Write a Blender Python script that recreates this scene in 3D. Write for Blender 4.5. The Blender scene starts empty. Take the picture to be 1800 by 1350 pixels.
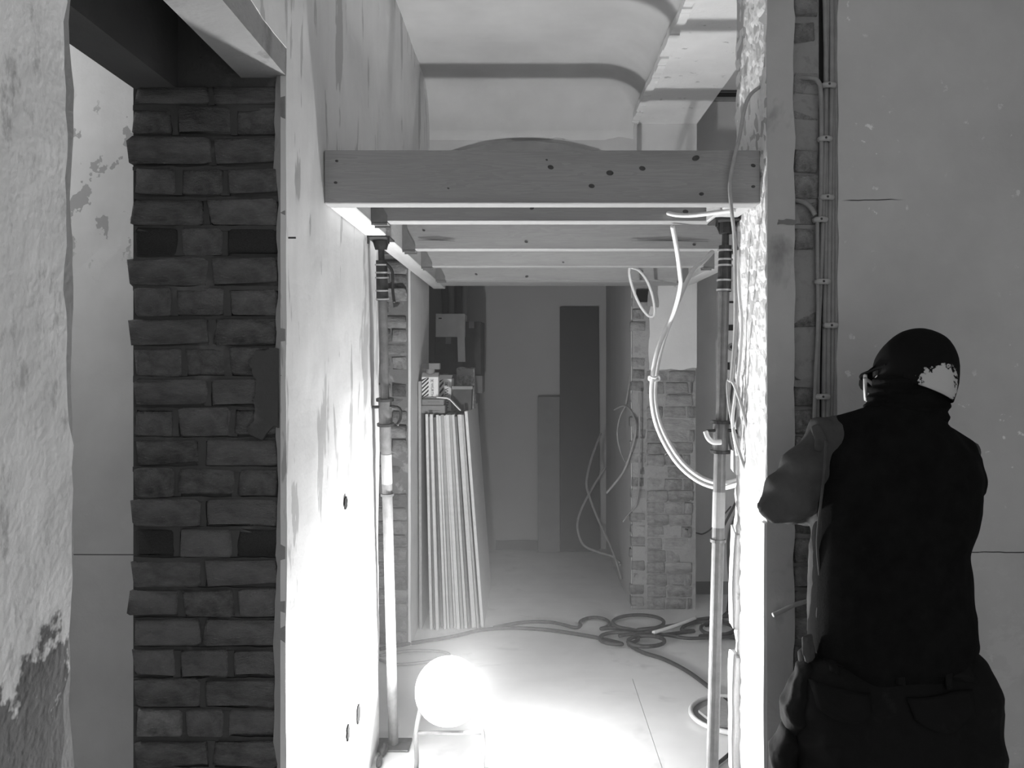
import bpy, bmesh, math, random
from mathutils import Vector, Matrix, noise
import numpy as np

random.seed(7)
S = bpy.context.scene
C = S.collection
PI = math.pi

# ------------------------------------------------------------------ camera, world, exposure
FPX, VX, VY, CH = 1500.0, 925.0, 635.0, 1.60       # focal length (px of an 1800 frame), level vanishing point, eye height
cd = bpy.data.cameras.new('camera'); cam = bpy.data.objects.new('camera', cd); C.objects.link(cam)
cam.location = (0, 0, CH); cam.rotation_euler = (PI/2, 0, 0)
cd.sensor_width = 36; cd.lens = 36*FPX/1800
cd.shift_x = -(VX-900)/1800; cd.shift_y = -(675-VY)/1800
cd.clip_start = 0.02
S.camera = cam
w = bpy.data.worlds.new('world'); S.world = w; w.use_nodes = True
w.node_tree.nodes['Background'].inputs[0].default_value = (1, 1, 1, 1)
w.node_tree.nodes['Background'].inputs[1].default_value = 0.32
S.view_settings.view_transform = 'Standard'; S.view_settings.look = 'None'
S.view_settings.exposure = 1.4; S.view_settings.gamma = 1.0; S.view_settings.use_curve_mapping = False
S.cycles.max_bounces = 6; S.cycles.diffuse_bounces = 4; S.cycles.glossy_bounces = 2; S.cycles.transparent_max_bounces = 6
S.cycles.use_adaptive_sampling = True; S.cycles.adaptive_threshold = .05
S.cycles.caustics_reflective = False; S.cycles.caustics_refractive = False
LAMP_POWER = 29.0
LAMP_UP_POWER = 21.0
LAMP_POS = Vector((-0.30, 3.30, 0.325))
LEFT_ROOM_POWER = 15.0


def at(px, py, Y):
    """the point at depth Y behind a measured spot of the photograph (1800x1350)"""
    return Vector(((px-VX)*Y/FPX, Y, CH+(VY-py)*Y/FPX))


def fl(px, py, z=0.0):
    Y = (CH-z)*FPX/(py-VY)
    return Vector(((px-VX)*Y/FPX, Y, z))


# ------------------------------------------------------------------ materials
def G(v, a=1.0):
    return (v, v, v, a)


class NT:
    def __init__(s, name):
        s.m = bpy.data.materials.new(name); s.m.use_nodes = True
        s.t = s.m.node_tree; s.n = s.t.nodes; s.l = s.t.links
        s.b = s.n['Principled BSDF']; s.co = None

    def node(s, typ, **kw):
        x = s.n.new(typ)
        for k, v in kw.items():
            setattr(x, k, v)
        return x

    def coord(s):
        if s.co is None:
            s.co = s.node('ShaderNodeTexCoord').outputs['Object']
        return s.co

    def mapped(s, scale=(1, 1, 1), loc=(0, 0, 0), rot=(0, 0, 0)):
        m = s.node('ShaderNodeMapping')
        m.inputs['Scale'].default_value = scale; m.inputs['Location'].default_value = loc; m.inputs['Rotation'].default_value = rot
        s.l.new(s.coord(), m.inputs['Vector']); return m.outputs[0]

    def noise(s, scale=5, detail=4, rough=.6, stretch=(1, 1, 1), seed=0, dist=0):
        n = s.node('ShaderNodeTexNoise')
        n.inputs['Scale'].default_value = scale; n.inputs['Detail'].default_value = detail
        n.inputs['Roughness'].default_value = rough; n.inputs['Distortion'].default_value = dist
        s.l.new(s.mapped(stretch, (seed*3.7, seed*1.9, seed*5.3)), n.inputs['Vector'])
        return n.outputs['Fac']

    def ramp(s, sock, lo, hi, a=0.0, b=1.0):
        r = s.node('ShaderNodeMapRange'); r.inputs[1].default_value = lo; r.inputs[2].default_value = hi
        r.inputs[3].default_value = a; r.inputs[4].default_value = b
        s.l.new(sock, r.inputs[0]); return r.outputs[0]

    def math(s, op, a, b=None):
        m = s.node('ShaderNodeMath', operation=op)
        for i, v in enumerate((a, b)):
            if v is None: continue
            if isinstance(v, (int, float)): m.inputs[i].default_value = v
            else: s.l.new(v, m.inputs[i])
        return m.outputs[0]

    def xyz(s):
        x = s.node('ShaderNodeSeparateXYZ'); s.l.new(s.coord(), x.inputs[0]); return x.outputs

    def mix(s, fac, a, b):
        m = s.node('ShaderNodeMix', data_type='RGBA')
        for i, v in ((0, fac), (6, a), (7, b)):
            if isinstance(v, (int, float)):
                m.inputs[i].default_value = v if i == 0 else G(v)
            else:
                s.l.new(v, m.inputs[i])
        return m.outputs[2]

    def col(s, sock):
        if isinstance(sock, (int, float)): s.b.inputs['Base Color'].default_value = G(sock)
        else: s.l.new(sock, s.b.inputs['Base Color'])

    def bump(s, sock, strength=.3, dist=.01, prev=None):
        b = s.node('ShaderNodeBump'); b.inputs['Strength'].default_value = strength; b.inputs['Distance'].default_value = dist
        s.l.new(sock, b.inputs['Height'])
        if prev is not None: s.l.new(prev, b.inputs['Normal'])
        s.l.new(b.outputs[0], s.b.inputs['Normal']); return b.outputs[0]

    def fin(s, rough=.8, spec=.3, metal=0.0):
        s.b.inputs['Roughness'].default_value = rough; s.b.inputs['Specular IOR Level'].default_value = spec
        s.b.inputs['Metallic'].default_value = metal
        return s.m


def plain(name, v, rough=.8, spec=.3, metal=0, var=.12, scale=20, bump=.1):
    t = NT(name); n = t.noise(scale, 5)
    t.col(t.mix(t.ramp(n, .3, .7), v*(1-var), min(1, v*(1+var))))
    if bump: t.bump(t.noise(scale*6, 3, seed=2), bump, .003)
    return t.fin(rough, spec, metal)


def plaster(name, v, stain=None, sthr=(.62, .64), sscale=5, sstretch=(1, 1, .3), light=None, lthr=(.64, .68), lscale=24, bump=.25, rough=.85, spec=.25, seed=0, mottle=.1, extra=None):
    t = NT(name)
    c = t.mix(t.ramp(t.noise(2.2, 4, .65, seed=seed), .3, .7), v*(1-mottle), min(1, v*(1+mottle)))
    if stain is not None:
        m = t.ramp(t.noise(sscale, 5, .55, sstretch, seed+3, .3), sthr[0], sthr[1])
        c = t.mix(m, c, stain)
    if light is not None:
        m = t.ramp(t.noise(lscale, 4, .6, (1, 1, 1), seed+7), lthr[0], lthr[1])
        m2 = t.ramp(t.noise(3, 2, .5, (1, 1, 1), seed+9), .45, .6)
        c = t.mix(t.math('MULTIPLY', m, m2), c, light)
    if extra: c = extra(t, c)
    t.col(c)
    b = t.bump(t.noise(9, 4, .7, seed=seed+1), bump, .012)
    t.bump(t.noise(90, 3, .6, seed=seed+2), bump*.6, .003, b)
    return t.fin(rough, spec)


def near_wall_extra(t, c):
    x, y, z = t.xyz()
    # gouged, pitted paint and the bare dark lower patch of the near wall
    p = t.ramp(t.noise(26, 5, .7, (1, 1, .45), 11), .56, .66)
    c = t.mix(t.math('MULTIPLY', p, .55), c, .3)
    edge = t.math('ADD', z, t.ramp(t.noise(7, 5, .7, seed=5), .2, .8, -.13, .13))
    return t.mix(t.ramp(edge, 1.20, 1.22, 1, 0), c, .14)


def left_wall_extra(t, c):
    # peeled streaks running down the wall, brushed smears lower down
    a = t.ramp(t.noise(5.5, 5, .6, (1, 1.3, .28), 21, .2), .575, .59)
    c = t.mix(a, c, .44)
    b = t.ramp(t.noise(2.4, 5, .7, (1, 1.2, .25), 27), .5, .75)
    return t.mix(t.math('MULTIPLY', b, .35), c, .5)


def right_wall_extra(t, c):
    x, y, z = t.xyz()
    # hairline cracks between render lifts
    for z0, x0, x1 in ((1.6+(VY-971)*2.52/FPX, 1.25, 3), (1.6+(VY-352)*2.52/FPX, .93, 1.12)):
        d = t.math('ABSOLUTE', t.math('SUBTRACT', t.math('ADD', z, t.ramp(t.noise(6, 3, .5, seed=31), .3, .7, -.004, .004)), z0))
        m = t.math('MULTIPLY', t.ramp(d, .0012, .002, 1, 0), t.ramp(x, x0, x0+.03))
        m = t.math('MULTIPLY', m, t.ramp(x, x1-.05, x1, 1, 0))
        c = t.mix(m, c, .05)
    low = t.ramp(t.math('ADD', z, t.ramp(t.noise(3, 3, .5, seed=33), .3, .7, -.3, .3)), 1.0, 1.2, 1, 0)
    p = t.ramp(t.noise(8, 6, .65, (1, 1, 1.4), 35), .53, .58)
    return t.mix(t.math('MULTIPLY', t.math('MULTIPLY', low, p), .6), c, .55)


def left_room_extra(t, c):
    x, y, z = t.xyz()
    r = t.math('MULTIPLY', t.ramp(z, 1.9, 2.1), t.ramp(z, 2.55, 2.65, 1, 0))
    m = t.math('MULTIPLY', t.ramp(t.noise(17, 4, .5, (1, 1, .8), 41, .1), .575, .59), r)
    c = t.mix(m, c, .3)
    d = t.math('ABSOLUTE', t.math('SUBTRACT', z, 1.6+(VY-975)*3.3/FPX))
    return t.mix(t.ramp(d, .0015, .003, 1, 0), c, .12)


M = {}
M['near_wall'] = plaster('pitted whitewash', .74, seed=1, extra=near_wall_extra, bump=.5)
M['left_wall'] = plaster('streaked whitewash', .70, seed=2, extra=left_wall_extra, rough=.5, spec=.4, bump=.18)
M['right_wall'] = plaster('grey render', .50, light=.8, seed=4, extra=right_wall_extra)
M['strip'] = plaster('grey render strip', .45, stain=.25, sthr=(.62, .75), sscale=6, sstretch=(1, 1, .7), seed=5)
M['jamb'] = plaster('broken plaster', .74, stain=.35, sthr=(.62, .72), sscale=26, sstretch=(1, 1, 1), seed=6, bump=.9)
M['ceiling'] = plaster('old ceiling paint', .53, seed=7, bump=.12)
M['back_wall'] = plaster('upper wall paint', .53, stain=.28, sthr=(.70, .72), sscale=11, sstretch=(1, 1, 1.2), seed=8, bump=.2)
M['soffit'] = plaster('rough soffit', .72, stain=.45, sthr=(.66, .7), sscale=14, sstretch=(1, 1, 1), seed=9, bump=.4)
M['far_wall'] = plaster('far wall paint', .46, seed=10, bump=.08, mottle=.05)
M['room_wall'] = plaster('next room plaster', .60, seed=12, bump=.15)
M['left_room'] = plaster('left room plaster', .52, seed=13, extra=left_room_extra, bump=.15)
M['stub'] = plaster('pier plaster', .64, seed=14, bump=.2)
M['mortar'] = plaster('lime mortar', .085, stain=.14, sthr=(.6, .7), sscale=9, sstretch=(1, 1, 1), seed=15, bump=.8)
M['mortar_light'] = plaster('pale mortar', .30, stain=.25, sthr=(.55, .65), sscale=25, sstretch=(1, 1, 1), seed=16, bump=.9)
M['mortar_mid'] = plaster('grey mortar', .17, stain=.3, sthr=(.6, .7), sscale=14, sstretch=(1, 1, 1), seed=22, bump=.8)
M['concrete'] = plaster('concrete lintel', .30, stain=.2, sthr=(.6, .7), sscale=10, seed=17, bump=.4)
M['dark_timber'] = plaster('dark old timber', .10, seed=18, bump=.3)
M['floor'] = plaster('screed boards', .82, stain=.68, sthr=(.6, .75), sscale=5, sstretch=(1, 1, 1), seed=19, bump=.1, rough=.45, spec=.45, mottle=.07)
M['cement'] = plaster('cement skirt', .2, seed=20)


def brick_mat(name, v):
    t = NT(name)
    oi = t.node('ShaderNodeObjectInfo')
    c = t.mix(t.ramp(t.noise(2.2, 6, .75), .32, .68), v*.5, v*1.5)
    c = t.mix(t.ramp(oi.outputs['Random'], 0, 1, 0, .5), c, v*1.8)
    c = t.mix(t.ramp(t.noise(3.5, 5, .7, (1, 1, 2), 4), .64, .72, 0, .5), c, min(1, v*2.8))
    t.col(c)
    t.coord()
    b = t.bump(t.noise(4, 5, .75, seed=1), .8, .015)
    t.bump(t.noise(22, 3, seed=2), .4, .004, b)
    return t.fin(.95, .15)


M['brick'] = brick_mat('dark brick', .13)
M['brick_mid'] = brick_mat('grey brick', .21)
M['brick_pale'] = brick_mat('dusty brick', .24)
M['plug'] = plain('old timber plug', .04, .9, var=.3, scale=30)  # dark bricks stand in for the shade of recesses, one with wood
M['black'] = plain('dark hole', .01, .9, var=.2)  # flat black stands in for the shade inside holes and slots


def wood_mat(name, v, axis=0, dark=.55):
    t = NT(name)
    st = [14, 14, 14]; st[axis] = .9
    n = t.noise(3.0, 4, .5, tuple(st), 3, .6)
    g = t.math('FRACT', t.math('MULTIPLY', n, 9))
    c = t.mix(t.ramp(g, 0, 1), v, v*.86)
    st2 = [3, 3, 3]; st2[axis] = .35
    c = t.mix(t.ramp(t.noise(2.2, 3, .5, tuple(st2), 8), .55, .7, 0, .5), c, v*dark)
    t.col(c)
    t.bump(g, .05, .002)
    return t.fin(.6, .3)


M['wood_x'] = wood_mat('planed pine across', .35, 0)
M['wood_y'] = wood_mat('planed pine along', .56, 1)
M['wood_dull'] = wood_mat('weathered pine', .24, 0)
M['knot'] = plain('pine knot', .07, .7, var=.3, scale=60)
M['steel'] = plain('galvanised steel', .5, .45, .5, .6, .15, 40, .1)
M['hanger'] = plain('joist hanger zinc', .22, .45, .5, .5, .1, 40)
M['steel_dark'] = plain('oily prop thread', .05, .5, .5, .4, .3, 40)
M['prop'] = plain('prop tube steel', .17, .45, .5, .5, .25, 25, .15)
M['prop_pale'] = plain('prop tube dusty', .20, .5, .5, .3, .2, 25, .15)
M['cable_white'] = plain('white conduit', .74, .45, .4, 0, .06, 30, .03)
M['cable_grey'] = plain('grey cable sheath', .26, .55, .4, 0, .12, 30, .05)
M['cable_dark'] = plain('dark cable sheath', .06, .55, .4, 0, .2, 30, .05)
M['clip'] = plain('pale cable clip', .40, .6, .3, 0, .1, 30, .05)
M['carton_dark'] = plain('dark carton', .07, .8, var=.2, scale=12)
M['carton_mid'] = plain('grey carton', .24, .8, var=.12, scale=12)
M['carton_white'] = plain('white carton', .78, .7, var=.06, scale=12)
M['ink'] = plain('black print', .02, .7, var=.1)
M['panel_dark'] = plain('dark board', .055, .6, var=.1, scale=6)
M['panel_mid'] = plain('grey board', .22, .6, var=.1, scale=6)
M['sheet_a'] = plain('pale sheet edge', .66, .8, var=.08, scale=40)
M['sheet_b'] = plain('grey sheet edge', .40, .8, var=.1, scale=40)
M['sheet_c'] = plain('dark sheet edge', .17, .8, var=.1, scale=40)
M['bag'] = plain('mottled bag', .2, .6, var=.6, scale=70, bump=.5)
M['rim'] = plain('pale plastic', .62, .5, .4, 0, .06)
M['lamp_body'] = plain('lamp housing', .10, .5, .4, 0, .1)

# ------------------------------------------------------------------ mesh helpers


def link(name, me, mat=None, parent=None, smooth=False):
    o = bpy.data.objects.new(name, me); C.objects.link(o)
    if mat is not None and not me.materials: me.materials.append(M[mat] if isinstance(mat, str) else mat)
    if parent is not None: o.parent = parent
    if smooth:
        for p in me.polygons: p.use_smooth = True
    return o


def tag(o, label, cat=None, group=None, kind=None):
    o['label'] = label
    if cat: o['category'] = cat
    if group: o['group'] = group
    if kind: o['kind'] = kind
    return o


def empty(name, loc=(0, 0, 0)):
    o = bpy.data.objects.new(name, None); C.objects.link(o); o.location = loc; o.empty_display_size = .05
    return o


def bm_mesh(bm, name='mesh'):
    bmesh.ops.recalc_face_normals(bm, faces=bm.faces)
    me = bpy.data.meshes.new(name); bm.to_mesh(me); bm.free(); return me


def box_bm(x0, x1, y0, y1, z0, z1, bevel=0, seg=1, bm=None):
    own = bmesh.new()
    bmesh.ops.create_cube(own, size=1)
    for v in own.verts:
        v.co = Vector(((x0+x1)/2+v.co.x*(x1-x0), (y0+y1)/2+v.co.y*(y1-y0), (z0+z1)/2+v.co.z*(z1-z0)))
    if bevel: bmesh.ops.bevel(own, geom=own.edges[:], offset=bevel, segments=seg, affect='EDGES', clamp_overlap=True)
    if bm is None: return own
    me = bpy.data.meshes.new('t'); own.to_mesh(me); own.free(); bm.from_mesh(me); bpy.data.meshes.remove(me); return bm


def box(name, x0, x1, y0, y1, z0, z1, mat, parent=None, bevel=0, seg=1):
    return link(name, bm_mesh(box_bm(x0, x1, y0, y1, z0, z1, bevel, seg)), mat, parent)


def rough_slab(name, plane, u0, u1, z0, z1, p0, p1, mat, parent=None, step=.05, j0=0, j1=0, jt=0, jb=0, amp=.003, seed=0, fr=9.0, fn=None):
    """wall slab: plane 'x' faces +-X (u runs along Y), plane 'y' faces -Y (u runs along X); p0 is the seen face, p1 the far one.
    j0/j1 chip the two upright edges, jt/jb the upper and lower, amp waves the seen face."""
    nu = max(2, int(abs(u1-u0)/step)+1); nz = max(2, int((z1-z0)/step)+1)
    bm = bmesh.new(); F = []; B = []

    def nz_(a, b): return noise.noise(Vector((a, b, seed*3.17))) + .5*noise.noise(Vector((a*3.1, b*2.3, seed*1.3+5)))
    for k in range(nz+1):
        rf = []; rb = []
        for i in range(nu+1):
            s, r = i/nu, k/nz
            z = z0+(z1-z0)*r
            a = u0+j0*nz_(z*fr, 1.5); b = u1+j1*nz_(z*fr, 7.7)
            u = a+(b-a)*s
            zt = z
            if jt and k == nz: zt = z+jt*nz_(u*fr, 3.3)
            if jb and k == 0: zt = z+jb*nz_(u*fr, 4.4)
            d = amp*nz_(u*4.0, z*4.0)
            if fn: d += fn(u, z)
            pf = (p0+d, u, zt) if plane == 'x' else (u, p0+d, zt)
            pb = (p1, u, zt) if plane == 'x' else (u, p1, zt)
            rf.append(bm.verts.new(pf)); rb.append(bm.verts.new(pb))
        F.append(rf); B.append(rb)
    for k in range(nz):
        for i in range(nu):
            bm.faces.new((F[k][i], F[k][i+1], F[k+1][i+1], F[k+1][i]))
            bm.faces.new((B[k][i], B[k+1][i], B[k+1][i+1], B[k][i+1]))
        for i in (0, nu):
            bm.faces.new((F[k][i], F[k+1][i], B[k+1][i], B[k][i]))
    for i in range(nu):
        for k in (0, nz):
            bm.faces.new((F[k][i], B[k][i], B[k][i+1], F[k][i+1]))
    return link(name, bm_mesh(bm), mat, parent)


def catmull(pts, n=8, closed=False):
    P = [Vector(p) for p in pts]
    out = []
    m = len(P)
    for i in range(m-1):
        p0 = P[max(0, i-1)]; p1 = P[i]; p2 = P[i+1]; p3 = P[min(m-1, i+2)]
        for k in range(n):
            t = k/n
            out.append(.5*((2*p1)+(-p0+p2)*t+(2*p0-5*p1+4*p2-p3)*t*t+(-p0+3*p1-3*p2+p3)*t**3))
    out.append(P[-1]); return out


def tube_bm(pts, r, sides=8, bm=None, caps=True):
    bm = bm or bmesh.new(); rings = []
    pts = [Vector(p) for p in pts]
    up = Vector((.3, .2, .93)).normalized()
    n = len(pts)
    for i, p in enumerate(pts):
        t = (pts[min(n-1, i+1)]-pts[max(0, i-1)])
        if t.length < 1e-9: t = Vector((0, 0, 1))
        t.normalize()
        a = up-t*up.dot(t)
        if a.length < 1e-3: a = Vector((1, 0, 0))-t*t.x
        a.normalize(); up = a; b = t.cross(a)
        rr = r[i] if isinstance(r, (list, tuple)) else r
        rings.append([bm.verts.new(p+rr*(math.cos(2*PI*k/sides)*a+math.sin(2*PI*k/sides)*b)) for k in range(sides)])
    for i in range(n-1):
        for k in range(sides):
            bm.faces.new((rings[i][k], rings[i][(k+1) % sides], rings[i+1][(k+1) % sides], rings[i+1][k]))
    if caps:
        bm.faces.new(rings[0]); bm.faces.new(rings[-1])
    return bm


def cable(name, pts, r, mat, label=None, cat='cable', group=None, n=8, parent=None):
    o = link(name, bm_mesh(tube_bm(catmull(pts, n), r, 8)), mat, parent, True)
    if label: tag(o, label, cat, group)
    return o


def cyl(name, p0, p1, r, mat, parent=None, sides=20, r2=None):
    return link(name, bm_mesh(tube_bm([p0, p1], [r, r2 if r2 is not None else r], sides)), mat, parent)


# shared irregular brick meshes, unit size, scaled per brick
def brick_mesh(i, mat):
    rnd = random.Random(100+i)
    bm = bmesh.new(); bmesh.ops.create_cube(bm, size=1)
    bmesh.ops.bevel(bm, geom=bm.edges[:], offset=.07, segments=1, affect='EDGES')
    for v in bm.verts:
        v.co += Vector((rnd.uniform(-.035, .035), rnd.uniform(-.09, .09), rnd.uniform(-.075, .075)))
    me = bm_mesh(bm, 'brick'); me.materials.append(M[mat])
    for p in me.polygons: p.use_smooth = True
    return me


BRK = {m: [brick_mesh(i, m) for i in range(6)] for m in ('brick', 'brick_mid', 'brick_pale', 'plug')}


def brick(parent, kind, x0, x1, y0, y1, z0, z1):
    o = bpy.data.objects.new('brick', random.choice(BRK[kind])); C.objects.link(o)
    o.parent = parent
    o.location = ((x0+x1)/2, (y0+y1)/2, (z0+z1)/2)
    o.scale = (x1-x0, y1-y0, z1-z0)
    o.rotation_euler = (random.uniform(-.012, .012), random.uniform(-.012, .012), random.uniform(-.02, .02))
    if random.random() < .5:
        o.rotation_euler[2] += PI
    return o


# ------------------------------------------------------------------ the room shell
XL, XR, ZC, ZS = -.612, .708, 3.30, 3.13
J1 = 2.186          # far jamb of the near doorway in the left wall
J0 = 1.14           # near jamb of it
K0, K1 = 3.545, 4.80  # second opening in the left wall
# floor: two screed sheets with an open joint
fl_o = box('floor', -3.3, 2.7, -1.6, 7.5, -.1, -.012, 'cement'); tag(fl_o, 'pale smooth floor of the passage', 'floor', kind='structure')
box('sheet', -3.3, .534, -1.6, 4.3, -.012, 0, 'floor', fl_o)
box('sheet', .5365, 2.7, -1.6, 4.3, -.012, 0, 'floor', fl_o)
box('sheet', -3.3, 2.7, 4.3004, 7.5, -.012, 0, 'floor', fl_o)

# left wall, near piece
wl = rough_slab('wall_left', 'x', -1.6, J0, 0, ZC, XL, XL-.40, 'near_wall', step=.03, j1=.02, amp=.006, seed=1)
tag(wl, 'pitted whitewashed wall at the left edge, dark bare patch at its foot', 'wall', kind='structure')
rough_slab('plaster_return', 'x', J0-.03, J0+.026, 0, 2.33, XL-.008, XL-.39, 'concrete', wl, step=.03, j1=.012, amp=.004, seed=71)
# left wall, middle piece between the openings
wm = box('wall_left', XL-.40, XL-.012, J1+.012, K0-.012, 0, ZC, 'mortar')
tag(wm, 'brick wall between the two left openings with whitewashed passage face', 'wall', kind='structure')
rough_slab('plaster_coat', 'x', J1-.006, K0, 0, ZC, XL, XL-.016, 'left_wall', wm, step=.035, j0=.004, j1=.016, amp=.004, seed=2, fr=14)
# over the near doorway
wo = box('wall_left', XL-.40, XL-.014, J0, J1+.022, 2.52, ZC, 'mortar'); tag(wo, 'wall over the near left doorway', 'wall', kind='structure')
rough_slab('plaster_coat', 'x', J0-.02, J1, 2.40, ZC, XL, XL-.016, 'left_wall', wo, step=.04, jb=.008, amp=.004, seed=3)
ln = empty('lintel', (XL-.06, J1, 2.33)); tag(ln, 'pale concrete lintel on the passage side of the near left doorway', 'lintel')
lm = rough_slab('concrete_bar', 'y', -.062, .058, 0, .2, J0-J1-.12, .10, 'concrete', ln, step=.05, amp=.004, seed=4)
ln2 = empty('lintel', (XL-.34, J1, 2.30)); tag(ln2, 'dark lintel beam on the far side of the near left doorway', 'lintel')
rough_slab('timber_bar', 'y', -.055, .055, 0, .22, J0-J1-.12, .10, 'dark_timber', ln2, step=.05, amp=.004, seed=5)
# over the second opening
w2 = box('wall_left', XL-.40, XL-.014, K0-.012, K1, 2.2, ZC, 'mortar'); tag(w2, 'wall over the second left opening above the ledger beam', 'wall', kind='structure')
rough_slab('plaster_coat', 'x', K0, 5.4, 2.2, ZC, XL, XL-.016, 'left_wall', w2, step=.06, amp=.004, seed=6)
# far piece
wf = box('wall_left', -1.05, -.662, K1+.008, 5.7, 0, 2.2, 'mortar_mid'); tag(wf, 'far left wall piece with a brick jamb behind the left prop', 'wall', kind='structure')
rough_slab('plaster_coat', 'x', K1, 5.7, 0, 2.2, -.65, -.664, 'stub', wf, step=.05, j0=.006, amp=.003, seed=7)
box('upper_wall', -1.05, XL-.014, K1, 5.7, 2.2, ZC, 'stub', wf)
box('wall_left', -1.1, -1.0, 5.7, 7.3, 0, ZC, 'far_wall')['kind'] = 'structure'
# bricks of the near doorway's jamb (the photograph's courses)
z = 0.02; row = 0
pitch = .0772
while z < 2.29:
    zt = min(z+pitch-.011, 2.30)
    cuts = [0, .5, 1] if row % 2 else [0, .31, .66, 1]
    cuts = [c+(random.uniform(-.045, .045) if 0 < c < 1 else 0) for c in cuts]
    W0, W1 = -1.008, -.630
    rowpx = VY-(z+.035-CH)*FPX/J1
    for i in range(len(cuts)-1):
        a = W0+(W1-W0)*cuts[i]+.007; b = W0+(W1-W0)*cuts[i+1]-.007
        kind = 'brick'
        yo = random.uniform(-.012, .008)
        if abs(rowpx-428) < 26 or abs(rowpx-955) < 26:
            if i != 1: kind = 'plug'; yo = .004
        elif random.random() < .03: kind = 'brick_mid'
        if i == 0: a -= random.choice([0, 0, .008, .018])
        brick(wm, kind, a, b, J1+.000+yo*.6, J1+.08, z+random.uniform(-.002, .003), zt+random.uniform(-.001, .004))
    if row: rough_slab('mortar_joint', 'y', W0, W1, z-.016, z-.0035+random.uniform(-.002, .003), J1+.003+random.uniform(-.002, .004), J1+.03, 'mortar', wm, step=.016, jt=.004, jb=.004, amp=.004, seed=row+60, fr=22)
    for c in cuts[1:-1]:
        xx = W0+(W1-W0)*c
        rough_slab('mortar_joint', 'y', xx-.010, xx+.009, z-.002, zt, J1+.003+random.uniform(-.003, .004), J1+.03, 'mortar', wm, step=.016, j0=.006, j1=.006, amp=.004, seed=row*3+c*9, fr=22)
    z += pitch; row += 1
# smeared render patch at the jamb edge
rough_slab('plaster_patch', 'y', -.70, -.632, 1.43, 1.625, J1-.012, J1+.02, 'mortar', wm, step=.009, j0=.028, jt=.016, jb=.05, amp=.006, seed=9, fr=17)
rough_slab('plaster_return', 'y', -.640, XL-.004, 0, 2.33, J1-.004, J1+.02, 'concrete', wm, step=.03, j0=.012, amp=.003, seed=10)
# bricks of the far jamb
z = .01; row = 0
while z < 2.16:
    zt = z+.071
    for (a, b) in (((-1.04, -.86), (-.85, -.672)) if row % 2 else ((-1.04, -.955), (-.945, -.765), (-.755, -.672))):
        kind = 'brick_mid' if random.random() < .8 else 'brick'
        yo = random.uniform(-.012, .006)
        px = VY-(z+.03-CH)*FPX/K1
        if b > -.70 and (abs(px-528) < 12 or abs(px-770) < 12): kind = 'brick_pale'; yo = -.035
        brick(wf, kind, a, b, K1+.008+yo, K1+.09, z, zt)
    z += .0772; row += 1

# right near wall, facing the camera, with the cable chase
WY = 2.52
CX0, CX1 = (1396-VX)*WY/FPX, (1473-VX)*WY/FPX
wr = rough_slab('wall_right', 'y', CX1, 2.7, 0, ZC+.15, WY, WY+.36, 'right_wall', step=.06, j0=.006, amp=.004, seed=11)
tag(wr, 'grey rendered wall behind the worker, pale specks and a hairline crack', 'wall', kind='structure')
ws = rough_slab('wall_right', 'y', XR+.003, CX0, 0, ZC+.15, WY, WY+.36, 'strip', step=.03, j1=.006, amp=.003, seed=12)
tag(ws, 'narrow rendered strip at the edge of the cut wall', 'wall', kind='structure')
cb = box('chase_back', CX0-.02, CX0+.08, WY+.022, WY+.35, 0, ZC+.1, 'mortar_light', ws)
box('chase_back', CX0+.08, CX1+.02, WY+.05, WY+.35, 0, ZC+.1, 'mortar', ws)  # darker mortar paints in the shade of the gaps behind the cables
z = .0
while z < 3.3:
    b1 = CX0+.075+random.uniform(-.012, .006)
    brick(ws, random.choice(['brick_mid', 'brick_pale', 'brick_pale']), CX0+.004, b1, WY+.018+random.uniform(-.012, .012), WY+.1, z, z+.062+random.uniform(-.004, .006))
    z += .0772
# broken cut face of the wall towards the passage


def broken(u, z):
    v = Vector((u*34, z*34, 3.0))
    return -.007*noise.noise(v)-.006*abs(noise.noise(Vector((u*11, z*11, 8))))+.003


jb = rough_slab('broken_face', 'x', WY+.006, 2.885, 0, ZC+.1, XR, XR+.05, 'jamb', ws, step=.018, j1=.030, amp=.003, seed=13, fn=broken, fr=7)
for (za, zb, y0, y1, off) in ((.20, .62, 2.83, 2.935, -.012), (.70, 1.03, 2.84, 2.925, -.010), (1.22, 1.30, 2.85, 2.92, -.008), (.0, .15, 2.80, 2.93, -.012)):
    rough_slab('loose_plaster', 'x', y0, y1, za, zb, XR+off, XR+.02, 'jamb', ws, step=.02, j0=.01, j1=.012, jt=.02, jb=.02, amp=.008, seed=za*9)
rough_slab('corner_bead', 'x', WY+.002, WY+.03, .0, 1.12, XR-.006, XR+.02, 'stub', ws, step=.02, j1=.010, amp=.002, seed=15)

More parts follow.
